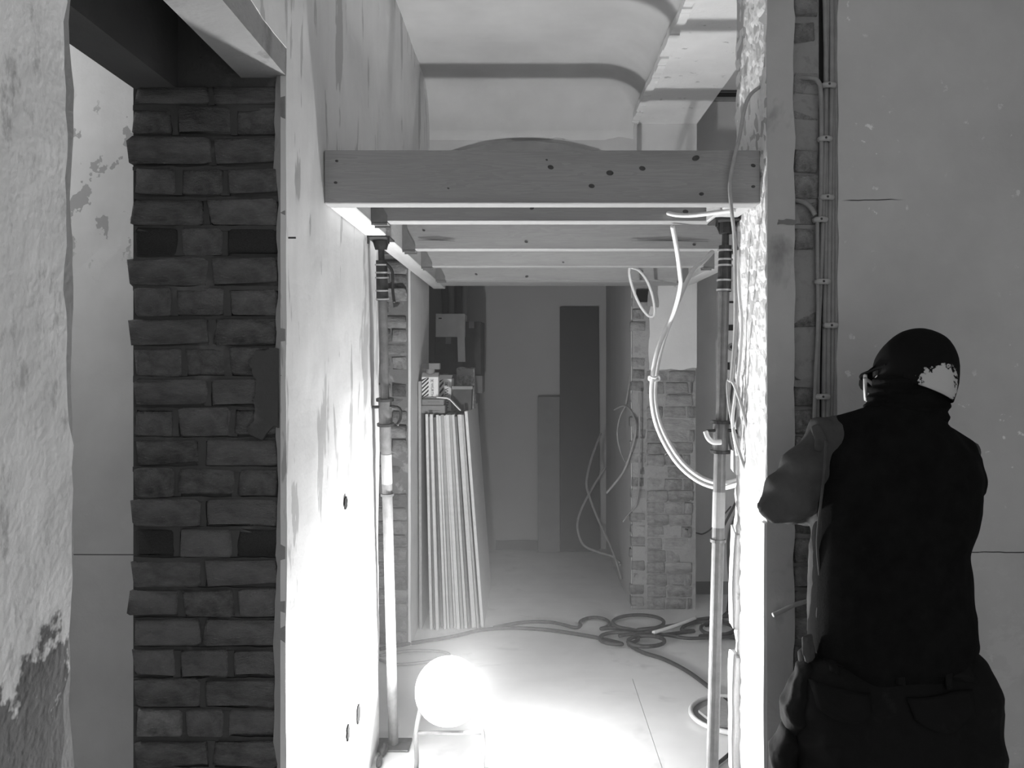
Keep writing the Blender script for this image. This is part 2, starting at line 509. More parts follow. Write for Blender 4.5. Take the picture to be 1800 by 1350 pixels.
# pier at the end of the removed wall
PY = 5.5
PX0, PX1 = .68, 1.10
pier = box('wall_pier', PX0+.006, PX1-.006, PY+.008, 7.3, 0, ZS, 'mortar_light'); tag(pier, 'brick pier left at the end of the removed passage wall', 'wall', kind='structure')
rough_slab('plaster_coat', 'x', PY+.03, 7.3, 0, ZS, PX0, PX0+.01, 'far_wall', pier, step=.08, j0=.012, amp=.003, seed=16)
zb = at(0, 648, PY).z
rough_slab('plaster_coat', 'y', PX0+.115, PX1, zb, ZS, PY, PY+.035, 'stub', pier, step=.03, j0=.012, jb=.02, amp=.003, seed=17)
rough_slab('plaster_coat', 'y', PX0-.004, PX0+.12, 2.12, ZS, PY+.002, PY+.03, 'stub', pier, step=.02, j0=.012, jb=.02, amp=.006, seed=77)
z = .0; row = 0
while z < zb-.03:
    X0, X1 = PX0+.02, PX1-.01
    mid = X0+(X1-X0)*(.5 if row % 2 else .72)+random.uniform(-.03, .03)
    cuts = [X0+.075, mid, X1+random.uniform(-.03, .01)] if row % 2 else [X0+.075, X0+.2+random.uniform(-.02, .02), mid+.04, X1+random.uniform(-.03, .01)]
    for i in range(len(cuts)-1):
        if random.random() < .93:
            brick(pier, 'brick_pale', cuts[i]+.005, cuts[i+1]-.004, PY+.002+random.uniform(-.006, .004), PY+.07, z, z+.071)
    z += .0772; row += 1
z = .02
while z < 2.0:                                   # ragged mortar teeth down the pier's passage edge
    if not (1.25 < z < 1.32 or .72 < z < .79):
        brick(pier, random.choice(['brick_pale', 'brick_mid', 'brick_mid']), PX0+random.uniform(-.01, .01), PX0+.085+random.uniform(-.01, .01), PY+.008+random.uniform(-.01, .012), PY+.07, z, z+.06)
    z += .0772
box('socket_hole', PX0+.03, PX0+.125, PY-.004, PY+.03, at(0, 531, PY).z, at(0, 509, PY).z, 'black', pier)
rough_slab('broken_plaster', 'y', PX0+.10, PX0+.17, at(0, 540, PY).z, at(0, 498, PY).z, PY-.008, PY+.03, 'concrete', pier, step=.015, j0=.01, j1=.02, jb=.02, amp=.006, seed=18)
# soffit over the removed wall
so = rough_slab('ceiling_soffit', 'y', PX0, PX1, ZS, ZC+.2, 2.87, 7.3, 'soffit', step=.2, amp=0, seed=19); so.name = 'ceiling'
tag(so, 'rough soffit left in the ceiling where the passage wall was removed', 'ceiling', kind='structure')
# scar line along the soffit edge
for k in range(26):
    y = 2.95+k*.1
    rough_slab('plaster_scar', 'x', y, y+.1, ZS-.014-random.uniform(0, .012), ZS+.02, PX0-.012, PX0+.03, 'soffit', so, step=.03, j0=.01, j1=.01, amp=.008, jb=.01, seed=20+k)

# passage ceiling with coves at the back and on the right
bm = bmesh.new(); rowsv = []
ys = [-1.6, 0, 1.5, 3, 4, 4.6, 5.0]+[5.4-.3+.3*math.sin(a*PI/14) for a in range(1, 8)]
zs = [0]*7+[-.3*(1-math.cos(a*PI/14)) for a in range(1, 8)]
xs = [-1.05, XL, -.2, .2, .42]+[.42+.26*math.sin(a*PI/14) for a in range(1, 8)]
xz = [0]*5+[-(ZC-ZS)*(1-math.cos(a*PI/14)) for a in range(1, 8)]
for y, dz in zip(ys, zs):
    rowsv.append([bm.verts.new((x, y, ZC+min(dz, dx))) for x, dx in zip(xs, xz)])
for i in range(len(ys)-1):
    for k in range(len(xs)-1):
        bm.faces.new((rowsv[i][k], rowsv[i+1][k], rowsv[i+1][k+1], rowsv[i][k+1]))
ce = link('ceiling', bm_mesh(bm), 'ceiling', None, True)
ce.modifiers.new('solid', 'SOLIDIFY').thickness = -.06
tag(ce, 'coved old plaster ceiling of the passage', 'ceiling', kind='structure')
bk = rough_slab('wall_back', 'y', -.63, PX0+.02, 2.24, ZC-.02, 5.4, 5.62, 'back_wall', step=.06, amp=.006, seed=50)
tag(bk, 'upper back wall of the passage above the joists', 'wall', kind='structure')
# arched infill panel in the upper wall
bm = bmesh.new(); a0 = []; a1 = []
for k in range(25):
    x = -.62+1.24*k/24; zz = 2.986-1.40+math.sqrt(1.96-(x-.0)**2)
    a0.append((x, zz))
for yy in (5.375, 5.41):
    vs = [bm.verts.new((x, yy, zz)) for x, zz in a0]+[bm.verts.new((.62, yy, 2.25)), bm.verts.new((-.62, yy, 2.25))]
    a1.append(vs); bm.faces.new(vs)
for k in range(27):
    bm.faces.new((a1[0][k], a1[0][(k+1) % 27], a1[1][(k+1) % 27], a1[1][k]))
tag(link('arch_panel', bm_mesh(bm), 'carton_mid'), 'grey arched board peeking over the front beam', 'panel')
far = rough_slab('wall_far', 'y', -1.1, PX0+.02, 0, ZC, 7.27, 7.4, 'far_wall', step=.15, amp=.003, seed=51)
tag(far, 'plain grey wall at the end of the passage', 'wall', kind='structure')
box('ceiling', -1.1, PX0, 5.62, 7.4, ZC, ZC+.06, 'ceiling')['kind'] = 'structure'
rough_slab('baseboard_far', 'y', -.26, .10, 0, .075, 7.245, 7.27, 'cement', None, step=.04, jt=.006, seed=52)['kind'] = 'structure'
# room on the right beyond the removed wall
rr = rough_slab('wall_room', 'y', PX1-.01, 2.7, .09, 3.45, 5.85, 6.0, 'room_wall', step=.12, amp=.003, seed=53); rr.name = 'wall_right'
tag(rr, 'pale wall of the room beyond the pier', 'wall', kind='structure')
box('wall_right', PX1-.01, 2.7, 5.86, 6.0, 0, .09, 'cement')['kind'] = 'structure'
box('wall_right', 2.6, 2.7, -1.6, 6.0, 0, 3.5, 'room_wall')['kind'] = 'structure'
box('ceiling', PX1, 2.7, 2.87, 6.0, 3.45, 3.5, 'ceiling')['kind'] = 'structure'
box('ceiling', -.62, 2.7, -1.6, 2.88, 3.42, 3.5, 'ceiling')['kind'] = 'structure'
# left room seen through the near doorway
lr = rough_slab('wall_partition', 'y', -3.3, XL-.40, 0, ZC, 3.3, 3.4, 'left_room', step=.08, amp=.003, seed=54); lr.name = 'wall_left'
tag(lr, 'pale plaster wall of the side room with peeled patches', 'wall', kind='structure')
box('wall_left', -3.3, -3.2, -1.6, 5, 0, ZC, 'room_wall')['kind'] = 'structure'
box('ceiling', -3.3, XL-.3, -1.6, 3.4, ZC, ZC+.06, 'ceiling')['kind'] = 'structure'
box('wall_left', -2.4, -1.0, 5.0, 5.1, 0, ZC, 'room_wall')['kind'] = 'structure'
box('wall_left', -2.5, -2.4, 3.4, 5.1, 0, ZC, 'room_wall')['kind'] = 'structure'
box('ceiling', -2.5, XL-.3, 3.4, 5.1, ZC, ZC+.06, 'ceiling')['kind'] = 'structure'
box('wall_left', -3.3, XL-.40, .1, .2, 0, ZC, 'room_wall')['kind'] = 'structure'  # unseen wall, added to keep world light out of the side room
rough_slab('trim_1', 'y', -1.96, -1.80, 0, ZC, 3.285, 3.31, 'concrete', None, step=.05, j0=.02, j1=.02, amp=.01, seed=55)['kind'] = 'structure'

# black discs painting the shade inside small holes in the left wall
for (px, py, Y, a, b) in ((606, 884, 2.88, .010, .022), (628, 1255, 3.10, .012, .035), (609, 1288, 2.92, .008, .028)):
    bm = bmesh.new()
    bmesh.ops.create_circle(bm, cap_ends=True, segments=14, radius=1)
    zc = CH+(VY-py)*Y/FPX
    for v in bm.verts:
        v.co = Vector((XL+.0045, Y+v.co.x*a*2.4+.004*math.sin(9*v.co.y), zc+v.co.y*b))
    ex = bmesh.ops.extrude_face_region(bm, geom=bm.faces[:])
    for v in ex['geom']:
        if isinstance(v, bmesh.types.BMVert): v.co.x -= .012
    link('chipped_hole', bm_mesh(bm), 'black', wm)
nl = cyl('nail', at(507, 418, 2.20), at(520, 418, 2.20), .0025, 'steel_dark'); tag(nl, 'small nail in the white wall beside the brick jamb', 'nail')

# ------------------------------------------------------------------ lamp of the left room
lb = empty('pendant_bulb', (-2.5, 2.55, 2.75)); tag(lb, 'bare bulb lighting the side room behind the doorway', 'lamp')
cable('flex', [(0, 0, .55), (0, 0, .3), (0, 0, .08)], .004, 'cable_dark', parent=lb)
bm = bmesh.new(); bmesh.ops.create_uvsphere(bm, u_segments=16, v_segments=10, radius=.035)
t = NT('bulb glow'); t.b.inputs['Emission Color'].default_value = G(1); t.b.inputs['Emission Strength'].default_value = 3
bo = link('bulb', bm_mesh(bm), t.m, lb, True)
cyl('socket', (0, 0, .03), (0, 0, .09), .02, 'cable_dark', lb)
pl = bpy.data.lights.new('bulb_light', 'POINT'); pl.energy = LEFT_ROOM_POWER; pl.shadow_soft_size = .05
plo = bpy.data.objects.new('bulb_light', pl); C.objects.link(plo); plo.parent = lb; plo.location = (0, 0, -.06)

# ------------------------------------------------------------------ joists
ZB, ZT, JT = 2.076, 2.238, .065


def timber(name, x0, x1, y0, y1, z0, z1, mat, label, cat='beam', group=None):
    e = empty(name, ((x0+x1)/2, (y0+y1)/2, z0)); tag(e, label, cat, group)
    hx, hy = (x1-x0)/2, (y1-y0)/2
    box('timber', -hx, hx, -hy, hy, 0, z1-z0, mat, e, .003)
    return e


def knots(e, spots, Y):
    for (px, py, r) in spots:
        p = at(px, py, Y)-Vector(e.location)
        bm = bmesh.new(); bmesh.ops.create_circle(bm, cap_ends=True, segments=12, radius=1)
        ang = random.uniform(-.4, .4)
        for v in bm.verts:
            x, z_ = v.co.x*r*1.25, v.co.y*r*.85
            v.co = p+Vector((x*math.cos(ang)-z_*math.sin(ang), -.0008, x*math.sin(ang)+z_*math.cos(ang)))
        ex = bmesh.ops.extrude_face_region(bm, geom=bm.faces[:])
        for v in ex['geom']:
            if isinstance(v, bmesh.types.BMVert): v.co.y += .003
        link('knot', bm_mesh(bm), 'knot', e.children[0])


fb = timber('front_beam', XL+.001, XR, 2.579, 2.579+JT, ZB, ZT, 'wood_x', 'large planed front beam with dark knots spanning wall to wall', 'beam', 'beams of the dropped ceiling')
knots(fb, ((968, 294, .0075), (1072, 304, .009), (1129, 296, .008), (1223, 278, .0095), (1040, 327, .0075), (1233, 341, .006), (1324, 291, .006), (1324, 328, .005), (592, 283, .004), (590, 321, .0045), (788, 331, .003), (961, 281, .003)), 2.579)
JY = [2.92, 3.65, 4.31, 5.0]
XRL = .95
lab = ['second beam behind the front one, a white cable end coming through it', 'third beam back, a long drying crack in its left half', 'fourth beam back, right end on a dark hanger', 'rearmost beam against the passage end, two small knots']
JO = []
for k, y in enumerate(JY):
    x1 = XRL if k else .80
    j = timber('joist', -.53, x1, y, y+JT, ZB+.002, ZT, 'wood_x', lab[k], 'beam', 'beams of the dropped ceiling'); JO.append(j)
    knots(j, (((935, 366, .006), (1205, 372, .008)), ((745, 405, .005), (925, 425, .006), (1220, 430, .006)), ((990, 461, .005),), ((837, 482, .007), (926, 486, .008), (1128, 477, .008)))[k], y)
    # joist hangers at the ends
    for side in (-1, 1):
        if k == 0 and side == 1: continue
        hx = (x1-(-.53))/2
        bm = bmesh.new(); h = ZT-ZB; o_ = hx*side
        pr = [(0, -.012), (.055, -.012), (.055, .02), (.02, .085), (.02, h-.02), (0, h-.02)]
        for (ya, yb) in ((-JT/2-.0025, -JT/2-.0005), (JT/2+.0005, JT/2+.0025)):
            v0 = [bm.verts.new((o_-side*a, ya, b)) for a, b in pr]; v1 = [bm.verts.new((o_-side*a, yb, b)) for a, b in pr]
            bm.faces.new(v0); bm.faces.new(v1)
            for i in range(6): bm.faces.new((v0[i], v0[(i+1) % 6], v1[(i+1) % 6], v1[i]))
        xx = sorted((o_, o_-side*.055))
        box_bm(xx[0], xx[1], -JT/2-.0025, JT/2+.0025, -.0045, -.0025, bm=bm)
        link('joist_hanger', bm_mesh(bm), 'hanger', j)
# drying crack in the third beam
p = JO[1].location
for (a, b, zz) in ((735, 800, 422), (1110, 1245, 423)):
    A = at(a, zz, 3.648)-p; B = at(b, zz+2, 3.648)-p
    bm = tube_bm([A, A.lerp(B, .5)+Vector((0, 0, .002)), B], [.0006, .0022, .0005], 6)
    link('drying_crack', bm_mesh(bm), 'knot', JO[1])
timber('ledger_beam', XL+.002, -.5305, 2.646, 5.6, ZB, ZT, 'wood_y', 'long ledger beam running back along the left wall', 'beam', 'beams of the dropped ceiling')
timber('ledger_beam', XRL+.0005, 1.03, 2.90, 5.49, ZB, ZT, 'wood_y', 'long ledger beam running back on the right behind the prop', 'beam', 'beams of the dropped ceiling')
timber('end_board', -.53, XRL-.002, 5.07, 5.39, ZB, ZB+.03, 'wood_x', 'wide flat board under the rearmost beam at the passage end', 'board')
timber('bearing_block', .615, XR-.006, 2.646, 2.918, ZB, ZT, 'wood_y', 'short bright timber block on the right prop behind the front beam', 'timber')

# ------------------------------------------------------------------ steel props


def prop(top, foot, label, plate_w, collar_z, sticker, reach):
    e = empty('steel_prop', foot); tag(e, label, 'prop', 'steel props under the beams')
    T = Vector(top)-Vector(foot); L = T.length; d = T.normalized()
    P = lambda s: d*s
    q = d.to_track_quat('Z', 'Y').to_matrix().to_4x4()

    def disc(name, s0, s1, r0, r1, mat, sides=20):
        return cyl(name, P(s0), P(s1), r0, mat, e, sides, r1)
    hz = L-.008
    pw = plate_w/2
    box('head_plate', T.x-pw, T.x+pw, T.y-.06, T.y+.06, T.z-.008, T.z, 'steel_dark', e, .002)
    for s in (-1, 1):
        bm = tube_bm([(T.x+s*(pw-.006), T.y-.058, T.z-.006), (T.x+s*(pw-.006), T.y-.058, T.z-.03)], .005, 6)
        link('plate_lip', bm_mesh(bm), 'steel_dark', e)
    # ribs under the plate
    bm = bmesh.new()
    pr = [(-pw*.75, T.z-.008), (pw*.75, T.z-.008), (.022, T.z-.045), (-.022, T.z-.045)]
    v0 = [bm.verts.new((T.x+a, T.y-.004, b)) for a, b in pr]; v1 = [bm.verts.new((T.x+a, T.y+.004, b)) for a, b in pr]
    bm.faces.new(v0); bm.faces.new(v1)
    for i in range(4): bm.faces.new((v0[i], v0[(i+1) % 4], v1[(i+1) % 4], v1[i]))
    link('plate_rib', bm_mesh(bm), 'steel_dark', e)
    disc('head_neck', L-.045, L-.008, .022, .024, 'steel_dark')
    disc('head_screw', L-.10, L-.045, .012, .012, 'steel_dark')
    thr = disc('thread_sleeve', L-.24, L-.085, .0235, .0215, 'steel_dark')
    for s in (L-.105, L-.135, L-.155, L-.205, L-.238):
        disc('thread_ring', s, s+.006, .026, .026, 'steel')
    # winged handle
    H = P(L-.13)+Vector((.03, -.01, 0))
    link('wing_handle', bm_mesh(tube_bm(catmull([P(L-.10)+Vector((.02, -.01, 0)), H+Vector((.012, 0, 0)), H+Vector((.014, 0, -.07)), H+Vector((.02, 0, -.12))], 6), .006, 8)), 'steel_dark', e, True)
    disc('inner_tube', collar_z, L-.22, .0175, .0175, 'prop')
    disc('outer_tube', .012, collar_z, .0205, .0205, 'prop_pale')
    disc('collar', collar_z-.045, collar_z+.045, .026, .026, 'prop')
    disc('collar_ring', collar_z+.045, collar_z+.055, .035, .035, 'steel_dark')
    disc('collar_ring', collar_z-.055, collar_z-.045, .034, .034, 'steel_dark')
    link('lock_pin', bm_mesh(tube_bm(catmull([P(collar_z+.02)+Vector((-.05, -.01, .0)), P(collar_z+.02)+Vector((.05, -.01, 0)), P(collar_z)+Vector((.062, -.01, -.02)), P(collar_z)+Vector((.05, -.02, -.05))], 5), .006, 8)), 'steel_dark', e, True)
    disc('paint_band', sticker-.07, sticker+.05, .0212, .0212, 'clip')
    disc('tube_ring', sticker-.12, sticker-.11, .0265, .0265, 'prop')
    box('base_plate', -.07, .07, -.06, .06, 0, .008, 'prop', e, .002)
    return e


prop((-.560, 3.29, ZB-.001), (-.552, 3.55, 0), 'steel prop on the left beside the whitewashed wall', .088, 1.41, 1.19, 0)
prop(at(1276, 0, 2.88).xy[:]+(ZB-.001,), at(1249, 0, 2.88).xy[:]+(0,), 'steel prop on the right in front of the bright cut wall', .10, 1.345, 1.11, 0)

# ------------------------------------------------------------------ work lamp
la = empty('work_lamp', (LAMP_POS.x, LAMP_POS.y, 0)); tag(la, 'glaring round work lamp on a tube stand on the floor', 'lamp')
hc = Vector((0, 0, LAMP_POS.z))
aim = Vector((.15, -.55, .75)).normalized()
q = aim.to_track_quat('Z', 'Y').to_matrix().to_4x4()
RG = .130  # globe size and glow stand in for the lamp's glare
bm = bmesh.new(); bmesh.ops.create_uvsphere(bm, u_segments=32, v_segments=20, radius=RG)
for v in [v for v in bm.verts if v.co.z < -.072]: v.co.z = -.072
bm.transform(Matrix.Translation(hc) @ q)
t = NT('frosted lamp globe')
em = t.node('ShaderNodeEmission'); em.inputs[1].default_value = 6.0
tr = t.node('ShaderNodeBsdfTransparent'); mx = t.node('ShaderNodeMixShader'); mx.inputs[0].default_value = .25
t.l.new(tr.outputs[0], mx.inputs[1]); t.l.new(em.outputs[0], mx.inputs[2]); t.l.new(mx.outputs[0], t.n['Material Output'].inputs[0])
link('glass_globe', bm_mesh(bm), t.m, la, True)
bm = tube_bm([(0, 0, -.072), (0, 0, -.085), (0, 0, -.11), (0, 0, -.118)], [.092, .100, .075, .03], 24); bm.transform(Matrix.Translation(hc) @ q)
link('housing', bm_mesh(bm), 'lamp_body', la)
for s in (-1, 1):
    link('stand_tube', bm_mesh(tube_bm(catmull([hc+q.to_3x3() @ Vector((s*.10, 0, -.09)), Vector((s*.13, .03, .15)), Vector((s*.13, .05, .02)), Vector((s*.13, -.06, .012)), Vector((s*.12, -.15, .012))], 6), .009, 8)), 'prop_pale', la, True)
link('stand_bar', bm_mesh(tube_bm([(-.13, .03, .15), (.13, .03, .15)], .008, 8)), 'prop_pale', la, True)
ld = bpy.data.lights.new('work_lamp_light', 'POINT'); ld.energy = LAMP_POWER; ld.shadow_soft_size = .05
lo = bpy.data.objects.new('work_lamp_light', ld); C.objects.link(lo); lo.parent = la; lo.location = hc+Vector((.05, 0, 0))
ad = bpy.data.lights.new('work_lamp_beam', 'AREA'); ad.shape = 'DISK'; ad.size = .10; ad.energy = LAMP_UP_POWER      # extra disk light added to even out wall and ceiling brightness
ao = bpy.data.objects.new('work_lamp_beam', ad); C.objects.link(ao); ao.parent = la; ao.location = hc+Vector((.05, 0, -.02))
ao.rotation_euler = Vector((.10, -.22, .95)).normalized().to_track_quat('-Z', 'Y').to_euler()

# ------------------------------------------------------------------ leaning sheets
SHB = [(-.638, .016, 'sheet_b', 1.48), (-.575, .016, 'sheet_a', 1.285), (-.553, .010, 'sheet_c', 1.27), (-.538, .018, 'sheet_a', 1.285), (-.513, .014, 'sheet_c', 1.265),
       (-.492, .015, 'sheet_a', 1.28), (-.472, .012, 'sheet_a', 1.275), (-.455, .018, 'sheet_b', 1.28), (-.432, .012, 'sheet_a', 1.275), (-.415, .020, 'sheet_a', 1.28), (-.390, .016, 'sheet_b', 1.28),
       (-.369, .016, 'sheet_a', 1.28), (-.348, .014, 'sheet_c', 1.27), (-.326, .026, 'sheet_a', 1.28), (-.294, .012, 'sheet_b', 1.28), (-.272, .018, 'sheet_a', 1.30)]
ordn = ['leftmost, tallest', 'second', 'third', 'fourth', 'fifth', 'sixth', 'seventh', 'eighth', 'ninth', 'tenth', 'eleventh', 'twelfth', 'thirteenth', 'fourteenth', 'fifteenth', 'rightmost']
tone = {'sheet_a': 'pale', 'sheet_b': 'grey', 'sheet_c': 'dark'}
ns = len(SHB)
for i, (xb, th, m, hgt) in enumerate(SHB):
    s = i/(ns-1)
    lean = -((.006 if i == 0 else .022)+.075*s)*hgt/1.28
    y0 = 5.10+random.uniform(-.012, .02)-.02*(i in (1, 3))
    e = empty('wall_sheet', (xb, y0, 0))
    lbl = f'{ordn[i]} {tone[m]} sheet of the stack leaning on the left wall' if i in (0, ns-1) else f'{tone[m]} sheet, {ordn[i]} from the left, in the leaning stack'
    tag(e, lbl, 'sheet', 'sheets leaning against the left wall')
    bm = box_bm(0, th, 0, 1.05+.03*(i % 3), 0, hgt, .0015)
    for v in bm.verts: v.co.x += lean*v.co.z/hgt
    link('board', bm_mesh(bm), m, e)

# ------------------------------------------------------------------ cartons and odds and ends
def carton(name, x0, x1, y0, y1, z0, z1, mat, label, rot=0, flaps=None, tape=True):
    e = empty(name, ((x0+x1)/2, (y0+y1)/2, z0)); e.rotation_euler[2] = rot; tag(e, label, 'box')
    hx, hy, h = (x1-x0)/2, (y1-y0)/2, z1-z0
    box('body', -hx, hx, -hy, hy, 0, h, mat, e, .003)
    if tape: box('tape', -.02, .02, -hy-.0012, hy+.0012, h-.05, h+.0012, 'carton_mid' if mat != 'carton_mid' else 'sheet_b', e)
    if flaps:
        bm = box_bm(-hx*.98, hx*.98, -.0025, .0025, 0, flaps, 0)
        bm.transform(Matrix.Translation((0, -hy, h)) @ Matrix.Rotation(math.radians(200), 4, 'X'))
        link('flap', bm_mesh(bm), mat, e)
    return e


# tower of cartons in the alcove behind the sheets
carton('carton', -.72, -.36, 6.36, 6.80, 0, .68, 'carton_mid', 'lowest carton hidden behind the leaning sheets')
carton('carton', -.71, -.37, 6.37, 6.78, .68, 1.36, 'carton_mid', 'tall grey carton behind the leaning sheets')
carton('carton', -.69, -.51, 6.36, 6.70, 1.362, 1.505, 'carton_mid', 'flat grey carton under the dark carton in the alcove')
carton('carton', -.683, -.482, 6.38, 6.66, 1.505, 1.78, 'carton_dark', 'dark square carton under the white carton')
carton('carton', -.478, -.335, 6.46, 6.72, 1.49, 1.90, 'carton_dark', 'tall narrow dark carton right of the white one', rot=-.06)
box('packing_block', -.50, -.33, 6.42, 6.78, 1.36, 1.49, 'carton_mid')
tag(bpy.data.objects['packing_block'], 'grey block under the narrow dark carton', 'box')
wc = carton('carton', -.676, -.46, 6.36, 6.64, 1.781, 1.955, 'carton_white', 'white carton on top of the dark carton in the alcove', tape=False)
bm = box_bm(0, .055, 0, .004, -.36, -.02); bm.transform(Matrix.Translation((.05, -.145, .174)))
for v in bm.verts: v.co.x += .01*(v.co.z < -.1)
link('flap', bm_mesh(bm), 'carton_white', wc)
box('handle_hole', -.085, -.062, -.1415, -.138, .135, .143, 'black', wc)
for k, (x, r) in enumerate(((-.615, .026), (-.565, .03), (-.515, .03), (-.475, .022))):
    e = empty('pipe_roll', (x, 6.48+.03*(k % 2), 1.956)); tag(e, ['leftmost thin', 'second', 'third', 'rightmost thin'][k]+' dark roll standing on the white carton', 'roll', 'rolls on the white carton')
    cyl('roll_body', (0, 0, 0), (.006*k-.01, 0, .42), r, ['panel_dark', 'panel_mid', 'panel_dark', 'panel_mid'][k], e, 16)
    cyl('roll_core', (.006*k-.01, 0, .418), (.006*k-.01, 0, .424), r*.5, 'black', e, 12)

# things on the stack of sheets
ZSH = 1.288
for k, (z0, z1, x0, x1, l) in enumerate(((0, .048, -.632, -.488, 'lower weathered timber offcut on the leaning sheets'), (.049, .085, -.628, -.494, 'upper weathered timber offcut under the striped box'))):
    e = empty('timber_offcut', ((x0+x1)/2, 5.2, ZSH+z0)); tag(e, l, 'timber', 'offcuts on the sheets')
    box('timber', -(x1-x0)/2, (x1-x0)/2, -.08, .08, 0, z1-z0, 'wood_dull', e, .004)
    box('end_split', -.03, .04, -.0806, -.079, .015+.004*k, .017+.004*k, 'knot', e)


def striped_box(x0, x1, y, z0, h, depth, rot, label, seen):
    e = empty('striped_box', ((x0+x1)/2, y+depth/2, z0)); e.rotation_euler[2] = rot; tag(e, label, 'box', 'striped cardboard boxes')
    wd = x1-x0; hx = wd/2; hy = depth/2
    box('body', -hx, hx, -hy, hy, 0, h, 'carton_white', e, .002)
    # slanted black bars printed on the left half of the front
    n = 6
    for k in range(n):
        zb_ = -.02+k*h*1.12/n; sl = .040; bh = h*.085
        pts = [(-hx, zb_), (-hx+wd*.42, zb_+sl), (-hx+wd*.42, zb_+sl+bh), (-hx, zb_+bh)]
        pts = [(a, min(max(b, .001), h-.001)) for a, b in pts]
        if max(b for _, b in pts)-min(b for _, b in pts) < .004: continue
        bm = bmesh.new()
        v0 = [bm.verts.new((a, -hy-.0012, b)) for a, b in pts]; v1 = [bm.verts.new((a, -hy+.001, b)) for a, b in pts]
        try:
            bm.faces.new(v0); bm.faces.new(v1)
            for i in range(4): bm.faces.new((v0[i], v0[(i+1) % 4], v1[(i+1) % 4], v1[i]))
        except ValueError:
            pass
        bmesh.ops.remove_doubles(bm, verts=bm.verts[:], dist=1e-6)
        link('stripe', bm_mesh(bm), 'ink', e)
    cu = bpy.data.curves.new('lettering', 'FONT'); cu.body = 'W\u00dcRTH'; cu.size = h*.17; cu.align_x = 'CENTER'; cu.align_y = 'CENTER'; cu.extrude = .0006
    to = bpy.data.objects.new('tmp', cu); C.objects.link(to)
    me = bpy.data.meshes.new_from_object(to.evaluated_get(bpy.context.evaluated_depsgraph_get())); bpy.data.objects.remove(to)
    me.transform(Matrix.Rotation(PI/2, 4, 'X') @ Matrix.Rotation(-PI/2, 4, 'Z'))
    me.transform(Matrix.Translation((wd*.13, -hy-.0008, h*.40)))
    me.materials.clear(); link('lettering', me, 'ink', e)
    for dx in (-.006, .004):
        box('emblem', wd*.13+dx-.001, wd*.13+dx+.002, -hy-.0012, -hy+.001, h*.76, h*.90, 'ink', e)
    box('emblem', wd*.13-.006, wd*.13+.005, -hy-.0012, -hy+.001, h*.82, h*.84, 'ink', e)
    bm = box_bm(-hx, hx, 0, .0025, 0, depth*.55); bm.transform(Matrix.Translation((0, -hy+.002, h)) @ Matrix.Rotation(math.radians(-62), 4, 'X'))
    link('lid_flap', bm_mesh(bm), 'carton_white', e)
    return e


striped_box(-.632, -.532, 5.15, ZSH+.086, .132, .10, .02, 'bright white box with black slanted stripes on the timber offcuts', True)
striped_box(-.545, -.462, 5.32, ZSH+.002, .20, .09, -.12, 'shaded striped box behind the bright striped one', False)
sb = empty('bent_strip', (-.46, 5.16, ZSH+.05)); tag(sb, 'pale bent strip lying across the sheets beside the offcuts', 'strip')
bm = bmesh.new(); prof = [(-.08, .048), (-.02, .044), (.0, .036), (.055, -.022), (.065, -.030)]
rowa = []
for (x, zz) in prof:
    rowa.append([bm.verts.new((x, y, zz+o)) for y, o in ((-.03, 0), (.03, .0), (.03, -.008), (-.03, -.008))])
for i in range(len(prof)-1):
    for k in range(4): bm.faces.new((rowa[i][k], rowa[i][(k+1) % 4], rowa[i+1][(k+1) % 4], rowa[i+1][k]))
bm.faces.new(rowa[0]); bm.faces.new(rowa[-1])
link('strip', bm_mesh(bm), 'carton_white', sb)
tb = empty('plastic_bin', (-.39, 5.27, ZSH+.013)); tag(tb, 'dark open bin on the right of the sheets', 'bin')
bm = bmesh.new()
o1 = [(-.058, -.07), (.058, -.07), (.058, .07), (-.058, .07)]
def ring(s, z): return [bm.verts.new((a*s, b*s, z)) for a, b in o1]
R = [ring(.9, 0), ring(1, .135), ring(1.08, .137), ring(1.08, .147), ring(.96, .147), ring(.86, .01)]
for a, b in zip(R, R[1:]):
    for k in range(4): bm.faces.new((a[k], a[(k+1) % 4], b[(k+1) % 4], b[k]))
bm.faces.new(R[0]); bm.faces.new(R[-1])
link('tub', bm_mesh(bm), 'carton_dark', tb)
box('rim_band', -.0635, .0635, -.0765, -.0745, .128, .147, 'carton_mid', tb)
bg = empty('paper_bag', (-.385, 5.44, ZSH+.013)); tag(bg, 'mottled crumpled bag behind the dark bin', 'bag')
bm = bmesh.new(); bmesh.ops.create_cube(bm, size=1); bmesh.ops.subdivide_edges(bm, edges=bm.edges[:], cuts=5, use_grid_fill=True)
for v in bm.verts:
    n_ = noise.noise(v.co*5)*.06+noise.noise(v.co*13)*.03
    v.co = Vector((v.co.x*(.11+n_*.3), v.co.y*(.10+n_*.3), (v.co.z+.5)*(.25+n_*.25)))
link('sack', bm_mesh(bm), 'bag', bg)
box('folded_top', -.05, .05, -.052, -.046, .21, .25, 'carton_mid', bg)
tn = empty('paint_tin', (-.585, 5.205, ZSH+.2225)); tag(tn, 'small tin with a dark square lid on the striped box', 'tin')
cyl('can', (0, 0, 0), (0, 0, .04), .028, 'carton_mid', tn, 18); box('lid', -.045, .06, -.03, .03, .04, .078, 'panel_mid', tn, .003); box('lid_edge', -.047, -.005, -.031, -.02, .041, .077, 'carton_dark', tn)

